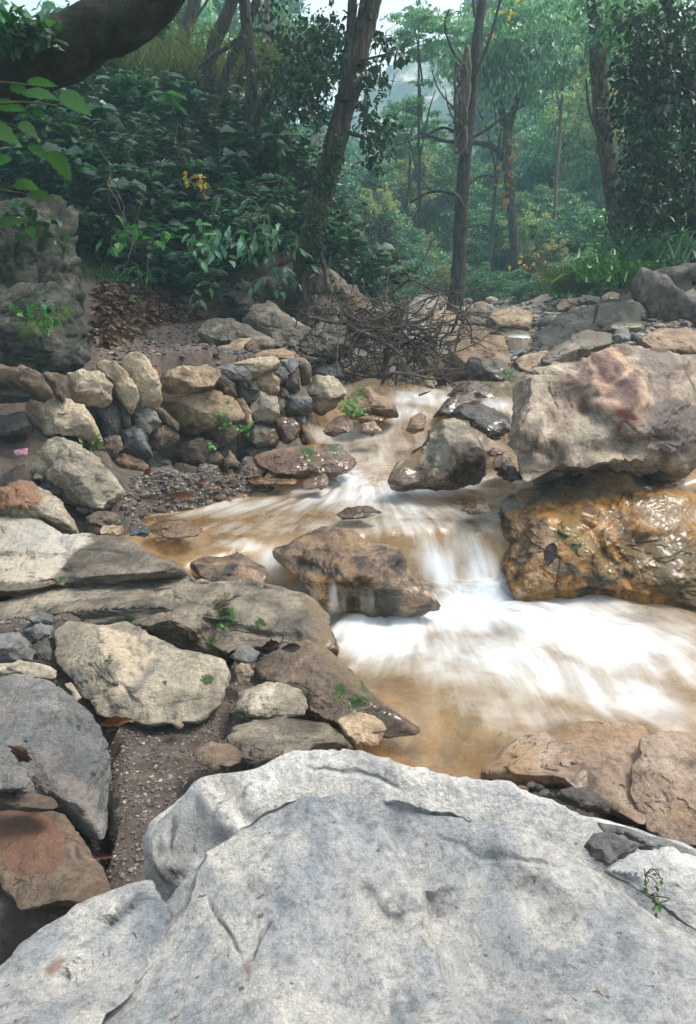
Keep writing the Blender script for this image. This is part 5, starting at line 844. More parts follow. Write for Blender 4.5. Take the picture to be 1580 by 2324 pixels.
BR = [[(1052, 470, 12), (1030, 440, 9), (980, 435, 7), (930, 460, 4)], [(1056, 320, 9), (1010, 290, 6), (960, 310, 4), (900, 330, 2)], [(1060, 320, 9), (1110, 290, 7), (1150, 260, 5), (1190, 240, 2)], [(1074, 180, 8), (1100, 120, 6), (1120, 60, 5)], [(1066, 160, 6), (1030, 120, 5), (1010, 60, 4), (1020, 20, 3)], [(1050, 430, 6), (1090, 400, 4), (1130, 400, 2)], [(1060, 280, 4), (1000, 210, 3), (980, 160, 2)], [(1046, 520, 5), (1090, 510, 3), (1120, 520, 2)], [(980, 435, 5), (960, 410, 3), (945, 370, 2)], [(1050, 310, 4), (1020, 250, 3), (1010, 200, 1.6)]]
for k, l in enumerate(BR): pts, rad = px3(l, 13.1 + .2 * (k % 3 - 1)); addtube('branch', [tube(pts, rad, 7, 6, .15, k)], 'bark', o, t)
# forked dark tree with golden climber
o = P(1165, 690, 20); t = tree('forked dark tree with a golden leaved climber on its stem')(o)
pts, rad = px3([(1175, 690, 24), (1168, 560, 20), (1158, 440, 20), (1150, 360, 20), (1152, 300, 18)], 20); addtube('trunk', [tube(pts, rad, 10, 8, .12, 8)], 'bark', o, t)
for l in [[(1152, 305, 15), (1135, 240, 13), (1112, 190, 11), (1090, 130, 8), (1080, 60, 5)], [(1152, 305, 14), (1175, 220, 12), (1200, 150, 11), (1212, 110, 9), (1260, 70, 6), (1300, 20, 5)], [(1150, 370, 13), (1120, 335, 12), (1080, 325, 10), (1010, 320, 8), (950, 300, 5)], [(1206, 130, 8), (1190, 80, 6), (1180, 30, 4)], [(1112, 190, 7), (1130, 130, 5), (1140, 70, 4)]]: pts, rad = px3(l, 20); addtube('branch', [tube(pts, rad, 8, 6, .15, 3)], 'barkmoss', o, t)
c = [P(1152 + rnd.uniform(-18, 22), yy, 19.7) for yy in np.linspace(290, 470, 26)]; V, Fc = blades(c, 3, .13, .09, .5, .8, .33, 4); add('climber', mesh('climber', V - o, Fc, M['lf_gold'], False), (0, 0, 0), t)['kind'] = 'stuff'
c = [P(rnd.gauss(1180, 70), rnd.gauss(110, 55), rnd.uniform(19, 22)) for _ in range(170)]; V, Fc = blades(c, 40, .17, .42, .4, 1.6, .15, 14); add('crown', mesh('crown', V - o, Fc, M['lf_droop'], False), (0, 0, 0), t)
# reddish leaning trunk right
o = P(1410, 560, 12.5); t = tree('reddish brown leaning trunk on the right slope')(o)
pts, rad = px3([(1418, 590, 46), (1408, 530, 38), (1392, 440, 36), (1378, 350, 34), (1365, 250, 34), (1358, 150, 32), (1350, 20, 30)], 12.5); addtube('trunk', [tube(pts, rad, 16, 10, .13, 13, 6)], 'barkred', o, t)
pts, rad = px3([(1372, 330, 9), (1340, 260, 6), (1330, 180, 4)], 12.4); addtube('branch', [tube(pts, rad, 7, 6, .15, 3)], 'bark', o, t)
c = [P(rnd.gauss(1400, 50), rnd.uniform(-20, 150), rnd.uniform(12, 13.5)) for _ in range(60)]; V, Fc = blades(c, 30, .10, .3, .4, .6, .3, 15); add('crown', mesh('crown', V - o, Fc, M['lf_mid'], False), (0, 0, 0), t)
# dark leafy trees at right edge
o = P(1560, 620, 9.5); t = tree('dark leafy tree overhanging the right frame edge')(o)
pts, rad = px3([(1600, 640, 50), (1575, 400, 40), (1560, 200, 32), (1530, 60, 22), (1500, -20, 16)], 9.5); addtube('trunk', [tube(pts, rad, 12, 8, .12, 33)], 'barkmoss', o, t)
for l in [[(1565, 250, 12), (1500, 200, 8), (1420, 180, 4)], [(1570, 380, 12), (1500, 330, 8), (1430, 330, 4)], [(1550, 130, 9), (1480, 90, 6), (1420, 110, 3)]]: pts, rad = px3(l, 9.3); addtube('branch', [tube(pts, rad, 7, 6, .15, 3)], 'barkmoss', o, t)
c = [P(x, y, rnd.uniform(8.6, 10.3)) for x, y in [(rnd.gauss(1500, 55), rnd.uniform(20, 520)) for _ in range(210)] if x > 1370 + abs(y - 260) * .15]
V, Fc = blades(c, 42, .085, .25, .5, .5, .3, 16); add('crown', mesh('crown', V - o, Fc, M['lf_dark'], False), (0, 0, 0), t)
# golden leaves upper right
o = P(1450, 260, 16); t = tree('slender tree with golden autumn leaves at upper right')(o)
pts, rad = px3([(1440, 420, 10), (1430, 300, 8), (1445, 180, 6), (1450, 80, 4)], 16); addtube('trunk', [tube(pts, rad, 7, 6, .1, 3)], 'bark', o, t)
c = [P(rnd.gauss(1430, 45), rnd.gauss(160, 55), rnd.uniform(15, 16.5)) for _ in range(26)]; V, Fc = blades(c, 10, .085, .3, .4, .5, .3, 17); add('crown', mesh('crown', V - o, Fc, M['lf_gold'], False), (0, 0, 0), t)
# crooked twin trunks on left slope
o = P(475, 275, 12); t = tree('crooked brown twin trunk growing from the bank top')(o)
for l in [[(462, 290, 34), (466, 220, 28), (474, 150, 26), (490, 90, 26), (520, 20, 26)], [(478, 270, 20), (500, 215, 18), (520, 150, 18), (548, 90, 18), (580, 10, 16)]]: pts, rad = px3(l, 12); addtube('trunk', [tube(pts, rad, 12, 8, .12, int(l[0][0]))], 'barkred', o, t)
pts, rad = px3([(450, 155, 6), (480, 130, 8), (520, 105, 8), (560, 75, 7), (600, 70, 7), (650, 102, 9)], 11.8); addtube('branch', [tube(pts, rad, 8, 6, .2, 3)], 'bark', o, t)
o = P(575, 290, 11.5); t = tree('straight mossy trunk beside the crooked twin trunk')(o)
pts, rad = px3([(572, 300, 34), (572, 230, 26), (570, 150, 22), (562, 80, 22), (556, 10, 22)], 11.5); addtube('trunk', [tube(pts, rad, 12, 8, .12, 7)], 'bark', o, t)
pts, rad = px3([(575, 280, 18), (600, 225, 18), (640, 195, 15), (680, 180, 12), (700, 150, 7), (760, 100, 4)], 11.4); addtube('branch', [tube(pts, rad, 8, 6, .15, 3)], 'bark', o, t)
pts, rad = px3([(660, 188, 11), (690, 225, 10), (720, 250, 7), (730, 280, 5)], 11.2); addtube('branch', [tube(pts, rad, 8, 6, .15, 3)], 'bark', o, t)
c = [P(rnd.gauss(690, 60), rnd.gauss(170, 75), rnd.uniform(10.5, 12)) for _ in range(70)]; V, Fc = blades(c, 26, .085, .28, .4, .7, .32, 18); add('crown', mesh('crown', V - o, Fc, M['lf_dark'], False), (0, 0, 0), t)
for lb, l, Y, mt in [('thin pale peeling trunk in the mist behind the twin trunk', [(590, 200, 12), (600, 120, 12), (606, 20, 12)], 18, 'barkpale'), ('grey leaning trunk above the grassy slope at upper left', [(392, 165, 34), (405, 110, 30), (425, 60, 28), (440, 10, 26)], 15, 'bark'), ('slim dark sapling between twin trunk and mossy trunk', [(536, 290, 9), (540, 200, 8), (552, 120, 7), (560, 20, 6)], 12.4, 'bark'), ('dark trunk far up the right slope behind forked tree', [(1275, 290, 18), (1272, 200, 16), (1262, 120, 14), (1268, 20, 14)], 26, 'bark'), ('slender grey stem below the reddish trunk', [(1395, 520, 8), (1372, 420, 7), (1360, 320, 6)], 16, 'bark')]:
    o = P(l[0][0], l[0][1], Y); t = tree(lb)(o); pts, rad = px3(l, Y); addtube('trunk', [tube(pts, rad, 9, 8, .12, 5)], mt, o, t); pts, rad = px3([l[1], (l[1][0] + 22, l[1][1] - 50, l[1][2] * .4), (l[1][0] + 50, l[1][1] - 85, l[1][2] * .2)], Y); addtube('branch', [tube(pts, rad, 6, 5, .1, 5)], mt, o, t)
# leaning main tree
o = P(700, 600, 8.7); t = tree('dark leaning tree with ivy on its trunk and exposed roots')(o)
pts, rad = px3([(690, 660, 70), (700, 590, 62), (712, 520, 52), (730, 440, 50), (752, 360, 46), (775, 270, 44), (795, 190, 44), (815, 110, 44), (838, 20, 42)], 8.6); addtube('trunk', [tube(pts, rad, 20, 12, .14, 23, 7)], 'barkred', o, t)
for l in [[(782, 230, 26), (786, 150, 22), (795, 80, 20), (800, 10, 18)], [(790, 300, 10), (820, 310, 7), (850, 325, 5)], [(745, 270, 6), (700, 215, 7), (640, 205, 5)], [(770, 300, 9), (730, 270, 7), (700, 250, 6)], [(805, 140, 8), (850, 130, 5), (890, 120, 3)]]: pts, rad = px3(l, 8.5); addtube('branch', [tube(pts, rad, 9, 6, .15, 3)], 'bark', o, t)
for l in [[(700, 600, 26), (660, 640, 18), (640, 690, 10)], [(696, 600, 24), (690, 660, 20), (700, 710, 12)], [(715, 560, 22), (735, 600, 14), (740, 650, 8)], [(690, 560, 20), (650, 590, 14), (610, 610, 8)]]: pts, rad = px3(l, 8.45); addtube('root', [tube(pts, rad, 8, 6, .25, 9)], 'barkred', o, t)
c = [P(x + rnd.uniform(-24, 24), y, 8.35) for x, y in [(np.interp(y, [300, 440, 600], [768, 730, 700]), y) for y in [rnd.uniform(300, 610) for _ in range(150)]]]; V, Fc = blades(c, 4, .06, .05, .5, .5, .4, 19); add('ivy', mesh('ivy', V - o, Fc, M['lf_bank'], False), (0, 0, 0), t)
c = [P(x, y, rnd.uniform(8, 9)) for x, y in [(rnd.gauss(855, 26), rnd.gauss(300, 34)) for _ in range(20)] + [(rnd.gauss(840, 28), rnd.gauss(200, 40)) for _ in range(14)] + [(rnd.gauss(870, 24), rnd.gauss(110, 24)) for _ in range(9)] + [(rnd.gauss(720, 34), rnd.gauss(130, 50)) for _ in range(26)] + [(rnd.gauss(680, 36), rnd.gauss(240, 30)) for _ in range(20)] + [(rnd.gauss(760, 30), rnd.gauss(70, 20)) for _ in range(12)]]
V, Fc = blades(c, 15, .075, .11, .4, .7, .33, 20, True); add('crown', mesh('crown', V - o, Fc, M['lf_dark'], False), (0, 0, 0), t)
c = [np.array([rnd.gauss(.6, 1.3), rnd.gauss(9.2, 1.2), rnd.uniform(6.2, 8.2)]) for _ in range(150)]; V, Fc = blades(c, 40, .10, .42, .5, .6, .32, 27); add('shade_crown', mesh('shade_crown', V - o, Fc, M['lf_dark'], False), (0, 0, 0), t)  # unseen foliage above the frame, added to shade the bank and rocks
# overhanging mossy limb top left
o = P(-60, 190, 4.4); t = tree('thick dark mossy limb arching over the top left corner')(o)
pts, rad = px3([(-160, 260, 200), (-40, 190, 150), (60, 140, 120), (150, 110, 112), (225, 72, 105), (290, 45, 95), (350, -10, 90), (430, -90, 80)], 4.4); addtube('limb', [tube(pts, rad, 28, 12, .13, 41, 4)], 'barkmoss', o, t)
c = [P(rnd.uniform(20, 110), rnd.uniform(40, 95), 4.15) for _ in range(14)]; V, Fc = blades(c, 9, .07, .07, .5, .2, .35, 22, True); add('leafy_shoot', mesh('leafy_shoot', V - o, Fc, M['lf_bank'], False), (0, 0, 0), t)
c = [np.array([rnd.gauss(-2.6, 1.2), rnd.gauss(8.0, 1.2), rnd.uniform(6.3, 8.4)]) for _ in range(160)]; V, Fc = blades(c, 40, .10, .42, .5, .6, .32, 28); add('shade_crown', mesh('shade_crown', V - o, Fc, M['lf_dark'], False), (0, 0, 0), t)  # second out-of-frame crown, added overhead to darken the left bank
# weathered log at right
o = P(1500, 680, 8.2); pts, rad = px3([(1450, 652, 62), (1478, 650, 66), (1505, 668, 62), (1545, 690, 60), (1640, 730, 60)], 8.2); lg = addtube('log', [tube(pts, rad, 20, 10, .4, 51, 5), tube(*px3([(1480, 640, 40), (1530, 622, 38), (1600, 612, 40)], 8.5), 14, 8, .4, 52, 5)], 'log', o, None, label='thick weathered grey log lying over the right rubble', cat='log')
o = P(1380, 655, 9); addtube('driftwood', [tube(*px3([(1365, 660, 4), (1385, 655, 7), (1410, 663, 9)], 9), 8, 5, .2, 3)], 'dead', o, None, label='short stick of driftwood on the right skyline stones', cat='driftwood')
# ------------------------------------------------------------------ brush tangle
def branchwalk(p, d, L, r, seed, steps=7, wob=.35):
    q_ = np.random.RandomState(seed); pts = [np.array(p)]; d = unit(np.array(d, float)); rad = [r]
    for i in range(steps): d = unit(d + q_.normal(size=3) * wob); pts.append(pts[-1] + d * L / steps); rad.append(r * (1 - .8 * (i + 1) / steps))
    return pts, rad, d
TB = [((740, 850), (880, 705), 13), ((700, 770), (950, 850), 9), ((820, 870), (1000, 665), 10), ((760, 700), (930, 860), 14), ((905, 700), (880, 880), 12), ((990, 780), (800, 740), 9), ((700, 720), (860, 780), 8), ((870, 760), (1010, 820), 12), ((860, 900), (940, 740), 10), ((880, 665), (1005, 668), 8), ((960, 860), (870, 690), 8), ((720, 820), (850, 860), 7), ((780, 880), (700, 700), 6), ((820, 700), (990, 860), 15), ((930, 680), (800, 830), 9), ((690, 800), (780, 760), 6), ((1000, 740), (900, 800), 10), ((850, 720), (740, 700), 7), ((900, 860), (1010, 700), 7), ((770, 760), (900, 720), 11), ((660, 740), (770, 720), 7), ((650, 800), (740, 770), 8), ((1000, 700), (1070, 780), 7), ((940, 880), (1050, 830), 6), ((690, 830), (860, 895), 8), ((860, 890), (1020, 860), 9), ((1000, 800), (1060, 700), 6), ((660, 790), (760, 860), 7)]
for k, (a, b, wd) in enumerate(TB):
    Y = 7.75 + .55 * math.sin(k * 1.7); A_, B_ = P(a[0], a[1], Y + rnd.uniform(-.2, .2)), P(b[0], b[1], Y + rnd.uniform(-.2, .2)); mid = (A_ + B_) / 2 + np.array([rnd.uniform(-.1, .1), rnd.uniform(-.15, .15), rnd.uniform(.0, .18)])
    m1 = (A_ + mid) / 2 + R8.normal(size=3) * .07; m2 = (mid + B_) / 2 + R8.normal(size=3) * .07; r0 = wd * .5 * Y / F
    t = add('dead_branch', None, tuple(A_), label=('thick ' if wd > 10 else 'thin ' if wd < 8 else '') + 'dead branch ' + ('rising' if (b[0] - a[0]) * (a[1] - b[1]) > 0 else 'falling') + ' to the right' + ' in the ' + ('left part' if (a[0] + b[0]) / 2 < 810 else 'middle' if (a[0] + b[0]) / 2 < 885 else 'right part') + ' of the brush tangle', cat='dead branch', group='dead branches of the brush tangle')
    addtube('limb', [tube([A_, m1, mid, m2, B_], [r0, r0 * .9, r0 * .75, r0 * .6, r0 * .3], 8, 6, .18, k)], 'dead', A_, t)
    tw = []
    for j in range(13):
        u_ = rnd.uniform(.1, 1); base = A_ + (B_ - A_) * u_ + (mid - (A_ + B_) / 2) * (1 - abs(2 * u_ - 1)); d = R8.normal(size=3) + unit(B_ - A_) * .8; d = d * [1.3, .8, .8]; pts, rad, dd = branchwalk(base, d, rnd.uniform(.3, 1.0), r0 * .3 + .002, k * 40 + j, 6, rnd.choice([.12, .2, .35])); tw.append(tube(pts, rad, 5, 3, 0))
        if j % 2: p2, r2, _ = branchwalk(pts[3], dd + R8.normal(size=3) * .6, rnd.uniform(.15, .35), .0035, k * 40 + j + 500, 4, .3); tw.append(tube(p2, r2, 4, 2, 0))
    addtube('twig', tw, 'dead', A_, t)
for lb, pl, Y in [('thin bent twig arching beside the domed brown boulder', [(1000, 860, 5), (1030, 800, 4), (1045, 740, 3), (1070, 700, 2)], 7.2), ('twiggy branch above the small far waterfall', [(1085, 760, 3), (1120, 745, 7), (1160, 742, 7), (1200, 750, 4)], 10), ('hanging twig bundle on the broad tan boulder', [(1357, 690, 8), (1352, 715, 7), (1347, 735, 3)], 8.3), ('small stick lying in the upper riffle', [(950, 898, 4), (965, 892, 4), (978, 888, 2)], 6.4), ('bent dry root on the mud beside wet stones', [(520, 1082, 3), (516, 1062, 4), (512, 1046, 2)], 4.8), ('short twig on the long grey ledge', [(350, 1340, 6), (370, 1336, 7), (390, 1334, 4)], 2.9),
                  ('curved dry twig among the pebbles at left', [(65, 1465, 3), (85, 1478, 3), (105, 1500, 2)], 2.5), ('dry twig over the lower left pebbles', [(70, 1768, 4), (90, 1780, 3), (110, 1795, 2)], 1.75), ('dark thin twig standing in the leafy hollow', [(636, 1463, 3), (642, 1448, 2.5), (645, 1428, 2)], 2.7)]:
    pts, rad = px3(pl, Y); o = pts[0]; addtube('twig', [tube(pts, rad, 6, 6, .2, 3)], 'dead', o, None, label=lb, cat='twig')
# ------------------------------------------------------------------ undergrowth on the left bank
def shrub_mesh(seed, L, stems, H, wr, mt):
    q_ = np.random.RandomState(seed); P0, D, N, Ls, tw = [], [], [], [], []
    for s in range(stems):
        a = q_.uniform(0, 6.3); d = unit(np.array([math.cos(a) * .7, math.sin(a) * .7 - .35, 1])); h = H * q_.uniform(.6, 1.1); pts, rad, _ = branchwalk((0, 0, 0), d, h, .006, seed * 50 + s, 5, .22); tw.append(tube(pts, rad, 4, 2, 0))
        c = catmull(pts, 4)
        for i in range(5, len(c), 1):
            for k in range(2):
                an = i * 1.6 + k * math.pi + q_.normal() * .3; dd = np.array([math.cos(an), math.sin(an) - .25, q_.uniform(-.35, .1)]); P0.append(c[i]); D.append(dd); N.append([q_.normal() * .3, q_.normal() * .3 - .45, 1]); Ls.append(L * q_.uniform(.55, 1.2))
    P0, D, N, Ls = np.array(P0), unit(np.array(D)), unit(np.array(N)), np.array(Ls); V, Fc = quads(P0, D, Ls, Ls * wr * q_.uniform(.85, 1.15, len(Ls)), N, .12)
    return mesh('foliage', V, Fc, M[mt]), merge(tw)
SH = []
for k in range(9):
    fm, (tv, tf_) = shrub_mesh(k + 1, [.10, .13, .07, .11, .16, .08, .09, .14, .065][k], [7, 6, 8, 7, 5, 8, 7, 6, 9][k], [.45, .5, .4, .55, .5, .45, .6, .4, .35][k], [.30, .36, .32, .26, .4, .3, .2, .38, .34][k], ['lf_bank', 'lf_bank', 'lf_mid', 'lf_dark', 'lf_bank', 'lf_bank', 'lf_dark', 'lf_bank', 'lf_mid'][k]); SH.append((fm, mesh('stem', tv, tf_, M['stem'])))
BANK = [(40, 330), (120, 190), (230, 160), (330, 120), (420, 200), (520, 290), (640, 250), (700, 300), (740, 380), (700, 480), (690, 560), (820, 430), (850, 560), (840, 680), (800, 640), (720, 590), (660, 600), (560, 600), (520, 690), (400, 670), (300, 620), (225, 610), (200, 520), (130, 440), (40, 440)]
bp = scatter(BANK, 6.6, 14, 290)
def shrub_label(X, Y, z, k):
    sx, sy = proj(np.array([X, Y, z])); c = ('small leaved' if k in (2, 5, 8) else 'broad leaved' if k in (1, 4, 7) else 'narrow leaved') + ' dark green shrub '
    if sy > 560: return c + ('just above the litter bank by the path' if sx < 420 else 'over the dark rock face' if sx < 660 else 'at the foot of the ivy bank')
    if sx > 700: return c + 'right behind the leaning tree'
    if sx > 600: return c + 'left of the leaning tree trunk'
    if sy > 420: return c + ('directly above the left mossy boulder' if sx < 260 else 'below the yellow leaved sprig')
    if sy > 290: return c + ('in front of the mossy limb' if sx < 250 else 'above the yellow leaved sprig')
    return c + 'high on the bank near the crooked trunks'
for (X, Y, z) in bp:
    k = rnd.randrange(9); t = add('shrub', None, (X, Y, z - .03), label=shrub_label(X, Y, z, k), cat='shrub', group='undergrowth shrubs on the left bank'); s = rnd.choice([.6, .85, 1.1, 1.35, 1.75]) * rnd.uniform(.85, 1.15) * (Y / 9) ** .3; t.scale = (s, s, s); t.rotation_euler = (0, 0, rnd.uniform(-.9, .9)); add('foliage', SH[k][0], (0, 0, 0), t); add('stem', SH[k][1], (0, 0, 0), t)
gp = scatter(BANK, 6.6, 15, 750); V, Fc = blades(np.array(gp) + [0, 0, .12], 16, .075, .17, .5, .1, .34, 30); add('undergrowth', mesh('undergrowth', V, Fc, M['lf_bank'], False), label='dense mass of small leaves covering the left bank', cat='undergrowth', kind='stuff')
gp = scatter([(700, 480), (830, 400), (860, 620), (850, 700), (760, 640), (720, 560)], 8.5, 16, 500); V, Fc = blades(np.array(gp) + [0, 0, .2], 18, .09, .3, .5, .5, .4, 31); add('undergrowth', mesh('undergrowth', V, Fc, M['lf_dark'], False), label='dark ivy mass hanging behind the leaning tree', cat='undergrowth', kind='stuff')
gp = scatter([(1240, 690), (1290, 560), (1400, 480), (1560, 450), (1580, 620), (1460, 650), (1380, 670)], 10, 24, 700); V, Fc = blades(np.array(gp) + [0, 0, .25], 20, .11, .4, .5, .3, .25, 32); add('undergrowth', mesh('undergrowth', V, Fc, M['lf_mid'], False), label='mid green ground cover on the right slope', cat='undergrowth', kind='stuff')
gp = [(x, y, gz(x, y)) for x, y in [(rnd.uniform(-38, 45), math.exp(rnd.uniform(math.log(15), math.log(95)))) for _ in range(2600)] if not (abs(x - 1.5) < 5 and y < 28) and abs(x) < 10 + y * .55]
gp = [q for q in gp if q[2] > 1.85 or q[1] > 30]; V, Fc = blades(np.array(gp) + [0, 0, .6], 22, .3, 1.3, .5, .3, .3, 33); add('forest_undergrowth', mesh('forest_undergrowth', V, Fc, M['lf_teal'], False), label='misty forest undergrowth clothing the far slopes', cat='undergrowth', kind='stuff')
for k, (x, y, Y) in list(enumerate([(560, 480, 7.8), (590, 460, 7.9), (610, 500, 7.7), (470, 560, 7.6), (400, 300, 9), (330, 430, 8), (250, 400, 7.6), (520, 360, 8.6), (640, 400, 8.4), (660, 520, 8), (300, 520, 7.6), (440, 480, 7.8), (700, 420, 8.6), (150, 320, 7.5)]))[:11:2]:
    o = P(x, y, Y); parts = []
    for j in range(3): parts.append(tube(*branchwalk(o, (rnd.uniform(-.8, .8), -.2, rnd.choice([-1, 1])), rnd.uniform(.4, .8), .0045, k * 9 + j + 900, 8, .3)[:2], 5, 3, 0))
    addtube('vine', parts, 'twig', o, None, label='pale dry vine stems hanging ' + ['in front of the leaning tree roots', 'beside the bare soil patch on the bank', 'over the dark hollow right of the bank centre', 'low above the lance leaved shrub', 'near the foot of the crooked trunks', 'left of the yellow leaved sprig', 'above the mossy left boulder', 'right above the yellow leaved sprig', 'close left of the leaning tree', 'over the exposed roots', 'low at left above the litter bank', 'just right of the yellow leaved sprig', 'behind the leaning tree base', 'below the mossy limb'][k], cat='vine')
def plant(label, x, y, Y, n, L, spread, mt, wr=.3, cat='plant', name='plant', droop=.4, H=.1, **kw):
    o = P(x, y, Y); q_ = np.random.RandomState(int(x)); cs = o + q_.normal(size=(n, 3)) * spread * [1, .5, .8] + [0, -.03, 0]
    t = add(name, None, tuple(o), label=label, cat=cat); V, Fc = blades(cs, 4, L, L * .8, .6, droop, wr, int(y), True); add('foliage', mesh('foliage', V - o, Fc, M[mt], False), (0, 0, 0), t)
    addtube('stem', [tube([o + [0, 0, -spread], (o + c_) / 2 + q_.normal(size=3) * .01, c_], [min(.003, L * .05), min(.002, L * .04), min(.001, L * .02)], 4, 3, 0) for c_ in cs[:8]], 'stem', o, t)
plant('plant with a spray of yellow leaves on the left bank', 450, 415, 7.9, 6, .07, .08, 'lf_gold', .33)
plant('light green fern drooping from the mossy brown rock', 798, 925, 5.75, 26, .028, .05, 'lf_fern', .5, 'fern', 'fern')
plant('pale fern in the upper joint of the dry wall', 520, 948, 4.85, 9, .03, .06, 'lf_fern', .45, 'fern', 'fern')
plant('small fern low in the wall beside the grey stone', 560, 968, 4.85, 5, .025, .03, 'lf_fern', .45, 'fern', 'fern')
plant('tiny fern at the base of the dry stone wall', 487, 1012, 4.75, 6, .025, .02, 'lf_fern', .45, 'fern', 'fern')
plant('small green seedling on the face of the cream wall stone', 226, 998, 4.5, 4, .04, .03, 'lf_bright', .35)
plant('tiny bright clover on the moss of the grey ledge', 508, 1416, 2.72, 3, .018, .008, 'lf_bright', .5)
plant('bright green sprig growing beside the foreground boulder at right', 1466, 1975, 1.13, 5, .0075, .012, 'lf_bright', .4)
plant('bright sprig low at the right edge of the foreground', 1478, 2025, 1.06, 4, .0085, .007, 'lf_bright', .45)
plant('leafy climber clinging to the mossy left boulder', 75, 700, 5.3, 9, .06, .08, 'lf_bank', .4)
plant('round leaved creeper at the top of the left boulder', 75, 510, 5.6, 8, .09, .09, 'lf_bank', .45)
plant('low green seedlings on the pale foot of the left boulder', 100, 735, 5.2, 7, .05, .1, 'lf_bright', .35)
plant('small creeper on the brown layered outcrop', 735, 645, 8.5, 8, .06, .12, 'lf_bank', .35)
plant('small green sprout under the dark rock on the right bank', 1155, 855, 6.7, 4, .04, .04, 'lf_bright', .35)
plant('bright broad leaved plant low on the left bank', 320, 540, 7.4, 8, .10, .12, 'lf_bright', .4)
plant('upright glossy sapling in the middle of the left bank', 480, 560, 7.5, 16, .13, .16, 'lf_mid', .24)
plant('lance leaved shrub hanging over the dark rock face', 590, 560, 7.9, 34, .12, .30, 'lf_mid', .2, droop=.9)
plant('leafy seedling at the edge of the left path', 340, 640, 7.6, 6, .07, .09, 'lf_bright', .35)
plant('golden leaved climber twig in the right thicket', 1200, 600, 16, 9, .09, .35, 'lf_gold', .33)
plant('yellow leaved sprig hanging at the top of the forked tree', 1150, 60, 17, 5, .10, .3, 'lf_gold', .33)
# bamboo like leaves and grass tuft on right
def grass(label, x, y, Y, n, L, mt, w_=.006, spread=.3, out=.6, name='grass_tuft', cat='grass'):
    o = P(x, y, Y); q_ = np.random.RandomState(int(x)); b = o + np.stack([q_.normal(size=n) * spread, q_.normal(size=n) * spread * .5, np.zeros(n)], 1); D = unit(np.stack([q_.normal(size=n) * out, q_.normal(size=n) * out - .2, np.ones(n)], 1)); Ls = L * q_.uniform(.5, 1.2, n)
    S = unit(np.cross(D, [0, 1, 0])) * w_; m = b + D * Ls[:, None] * .6; tip = m + unit(D * [1.5, 1.5, .15])* Ls[:, None] * .45
    V = np.stack([b - S, b + S, m + S, m - S, tip], 1).reshape(-1, 3); i = (np.arange(n) * 5)[:, None]; return add(name, mesh(name, V - o, [i + [0, 1, 2, 3], i + [3, 2, 4]], M[mt], False), tuple(o), None, label, cat)
grass('soft grass tuft at the foot of the right slope', 1322, 665, 13, 900, .75, 'grassm', .006, .28)
grass('bright bamboo like clump under the reddish trunk', 1430, 640, 11, 150, .65, 'lf_bright', .014, .35, .7, 'bamboo_clump', 'bamboo')
grass('second bamboo like clump at the right edge', 1510, 590, 9.5, 130, .6, 'lf_mid', .014, .35, .8, 'bamboo_clump', 'bamboo')
grass('thin grass in the leaf litter beside the left boulder', 262, 640, 7.0, 45, .3, 'lf_bank', .004, .2)
grass('dry grass high on the slope at upper left', 440, 190, 13, 1200, .8, 'grassm', .008, 1.1)
# large near leaves at upper left: a branch with leaf parts
o = P(40, 330, 2.6); t = add('leafy_branch', None, tuple(o), label='branch with large serrated leaves reaching in at upper left', cat='branch')
addtube('stem', [tube(*px3(l, 2.6), 6, 5, .05, 2) for l in [[(-60, 240, 5), (60, 232, 4), (130, 240, 3)], [(-60, 250, 4), (60, 300, 3), (105, 345, 2), (130, 370, 2)], [(-60, 420, 4), (0, 430, 3), (60, 440, 2)], [(-60, 180, 4), (40, 190, 3), (90, 195, 2)]]], 'stem', o, t)
def bigleaf(x0, y0, x1, y1, w_, Y, dY, mt):
    A_, B_ = P(x0, y0, Y), P(x1, y1, Y + dY); n = 13; tt_ = np.linspace(0, 1, n); ax = B_ - A_; side = unit(np.cross(ax, np.array([0, .8, .6]))); up = unit(np.cross(side, ax)); Wd = w_ / 2 * Y / F * np.sin(np.pi * tt_ ** .75) ** .85; V, Fq = [], []
    for i, a in enumerate(tt_):
        c_ = A_ + ax * a + up * (.12 * np.linalg.norm(ax) * math.sin(math.pi * a)); ser = 1 + .07 * (-1) ** i
        for s_ in (-1, -.5, 0, .5, 1): V.append(c_ + side * s_ * Wd[i] * (ser if abs(s_) == 1 else 1) + up * abs(s_) * Wd[i] * .22 + up * .0025 * math.sin(i * 2.2 + abs(s_) * 3))
    for i in range(n - 1):
        for j in range(4): a = i * 5 + j; Fq.append((a, a + 1, a + 6, a + 5))
    add('leaf', mesh('leaf', np.array(V) - o, np.array(Fq), M[mt]), (0, 0, 0), t)
for q in [(130, 225, 206, 262, 44, 2.5, -.1, 'lf_bank3'), (50, 215, 130, 228, 22, 2.6, -.1, 'lf_bank3'), (60, 186, 130, 196, 18, 2.7, 0, 'lf_bank2'), (105, 345, 162, 412, 42, 2.5, 0, 'lf_bank2'), (40, 290, 88, 322, 34, 2.4, -.1, 'lf_bank3'), (60, 330, 110, 365, 26, 2.6, 0, 'lf_bank'), (-20, 240, 60, 250, 26, 2.6, 0, 'lf_bank'), (30, 425, 90, 432, 26, 2.6, -.1, 'lf_bank2'), (60, 445, 125, 452, 26, 2.7, 0, 'lf_bank3'), (-30, 300, 45, 330, 44, 2.3, -.1, 'lf_bank3'), (70, 250, 100, 262, 18, 2.7, 0, 'lf_bank'), (-40, 375, 30, 360, 26, 2.6, 0, 'lf_bank'), (20, 200, 70, 212, 20, 2.7, 0, 'lf_bank'), (60, 515, 78, 540, 24, 2.7, 0, 'lf_bank2'), (-30, 520, 60, 500, 24, 2.7, 0, 'lf_bank3')]: bigleaf(*q)
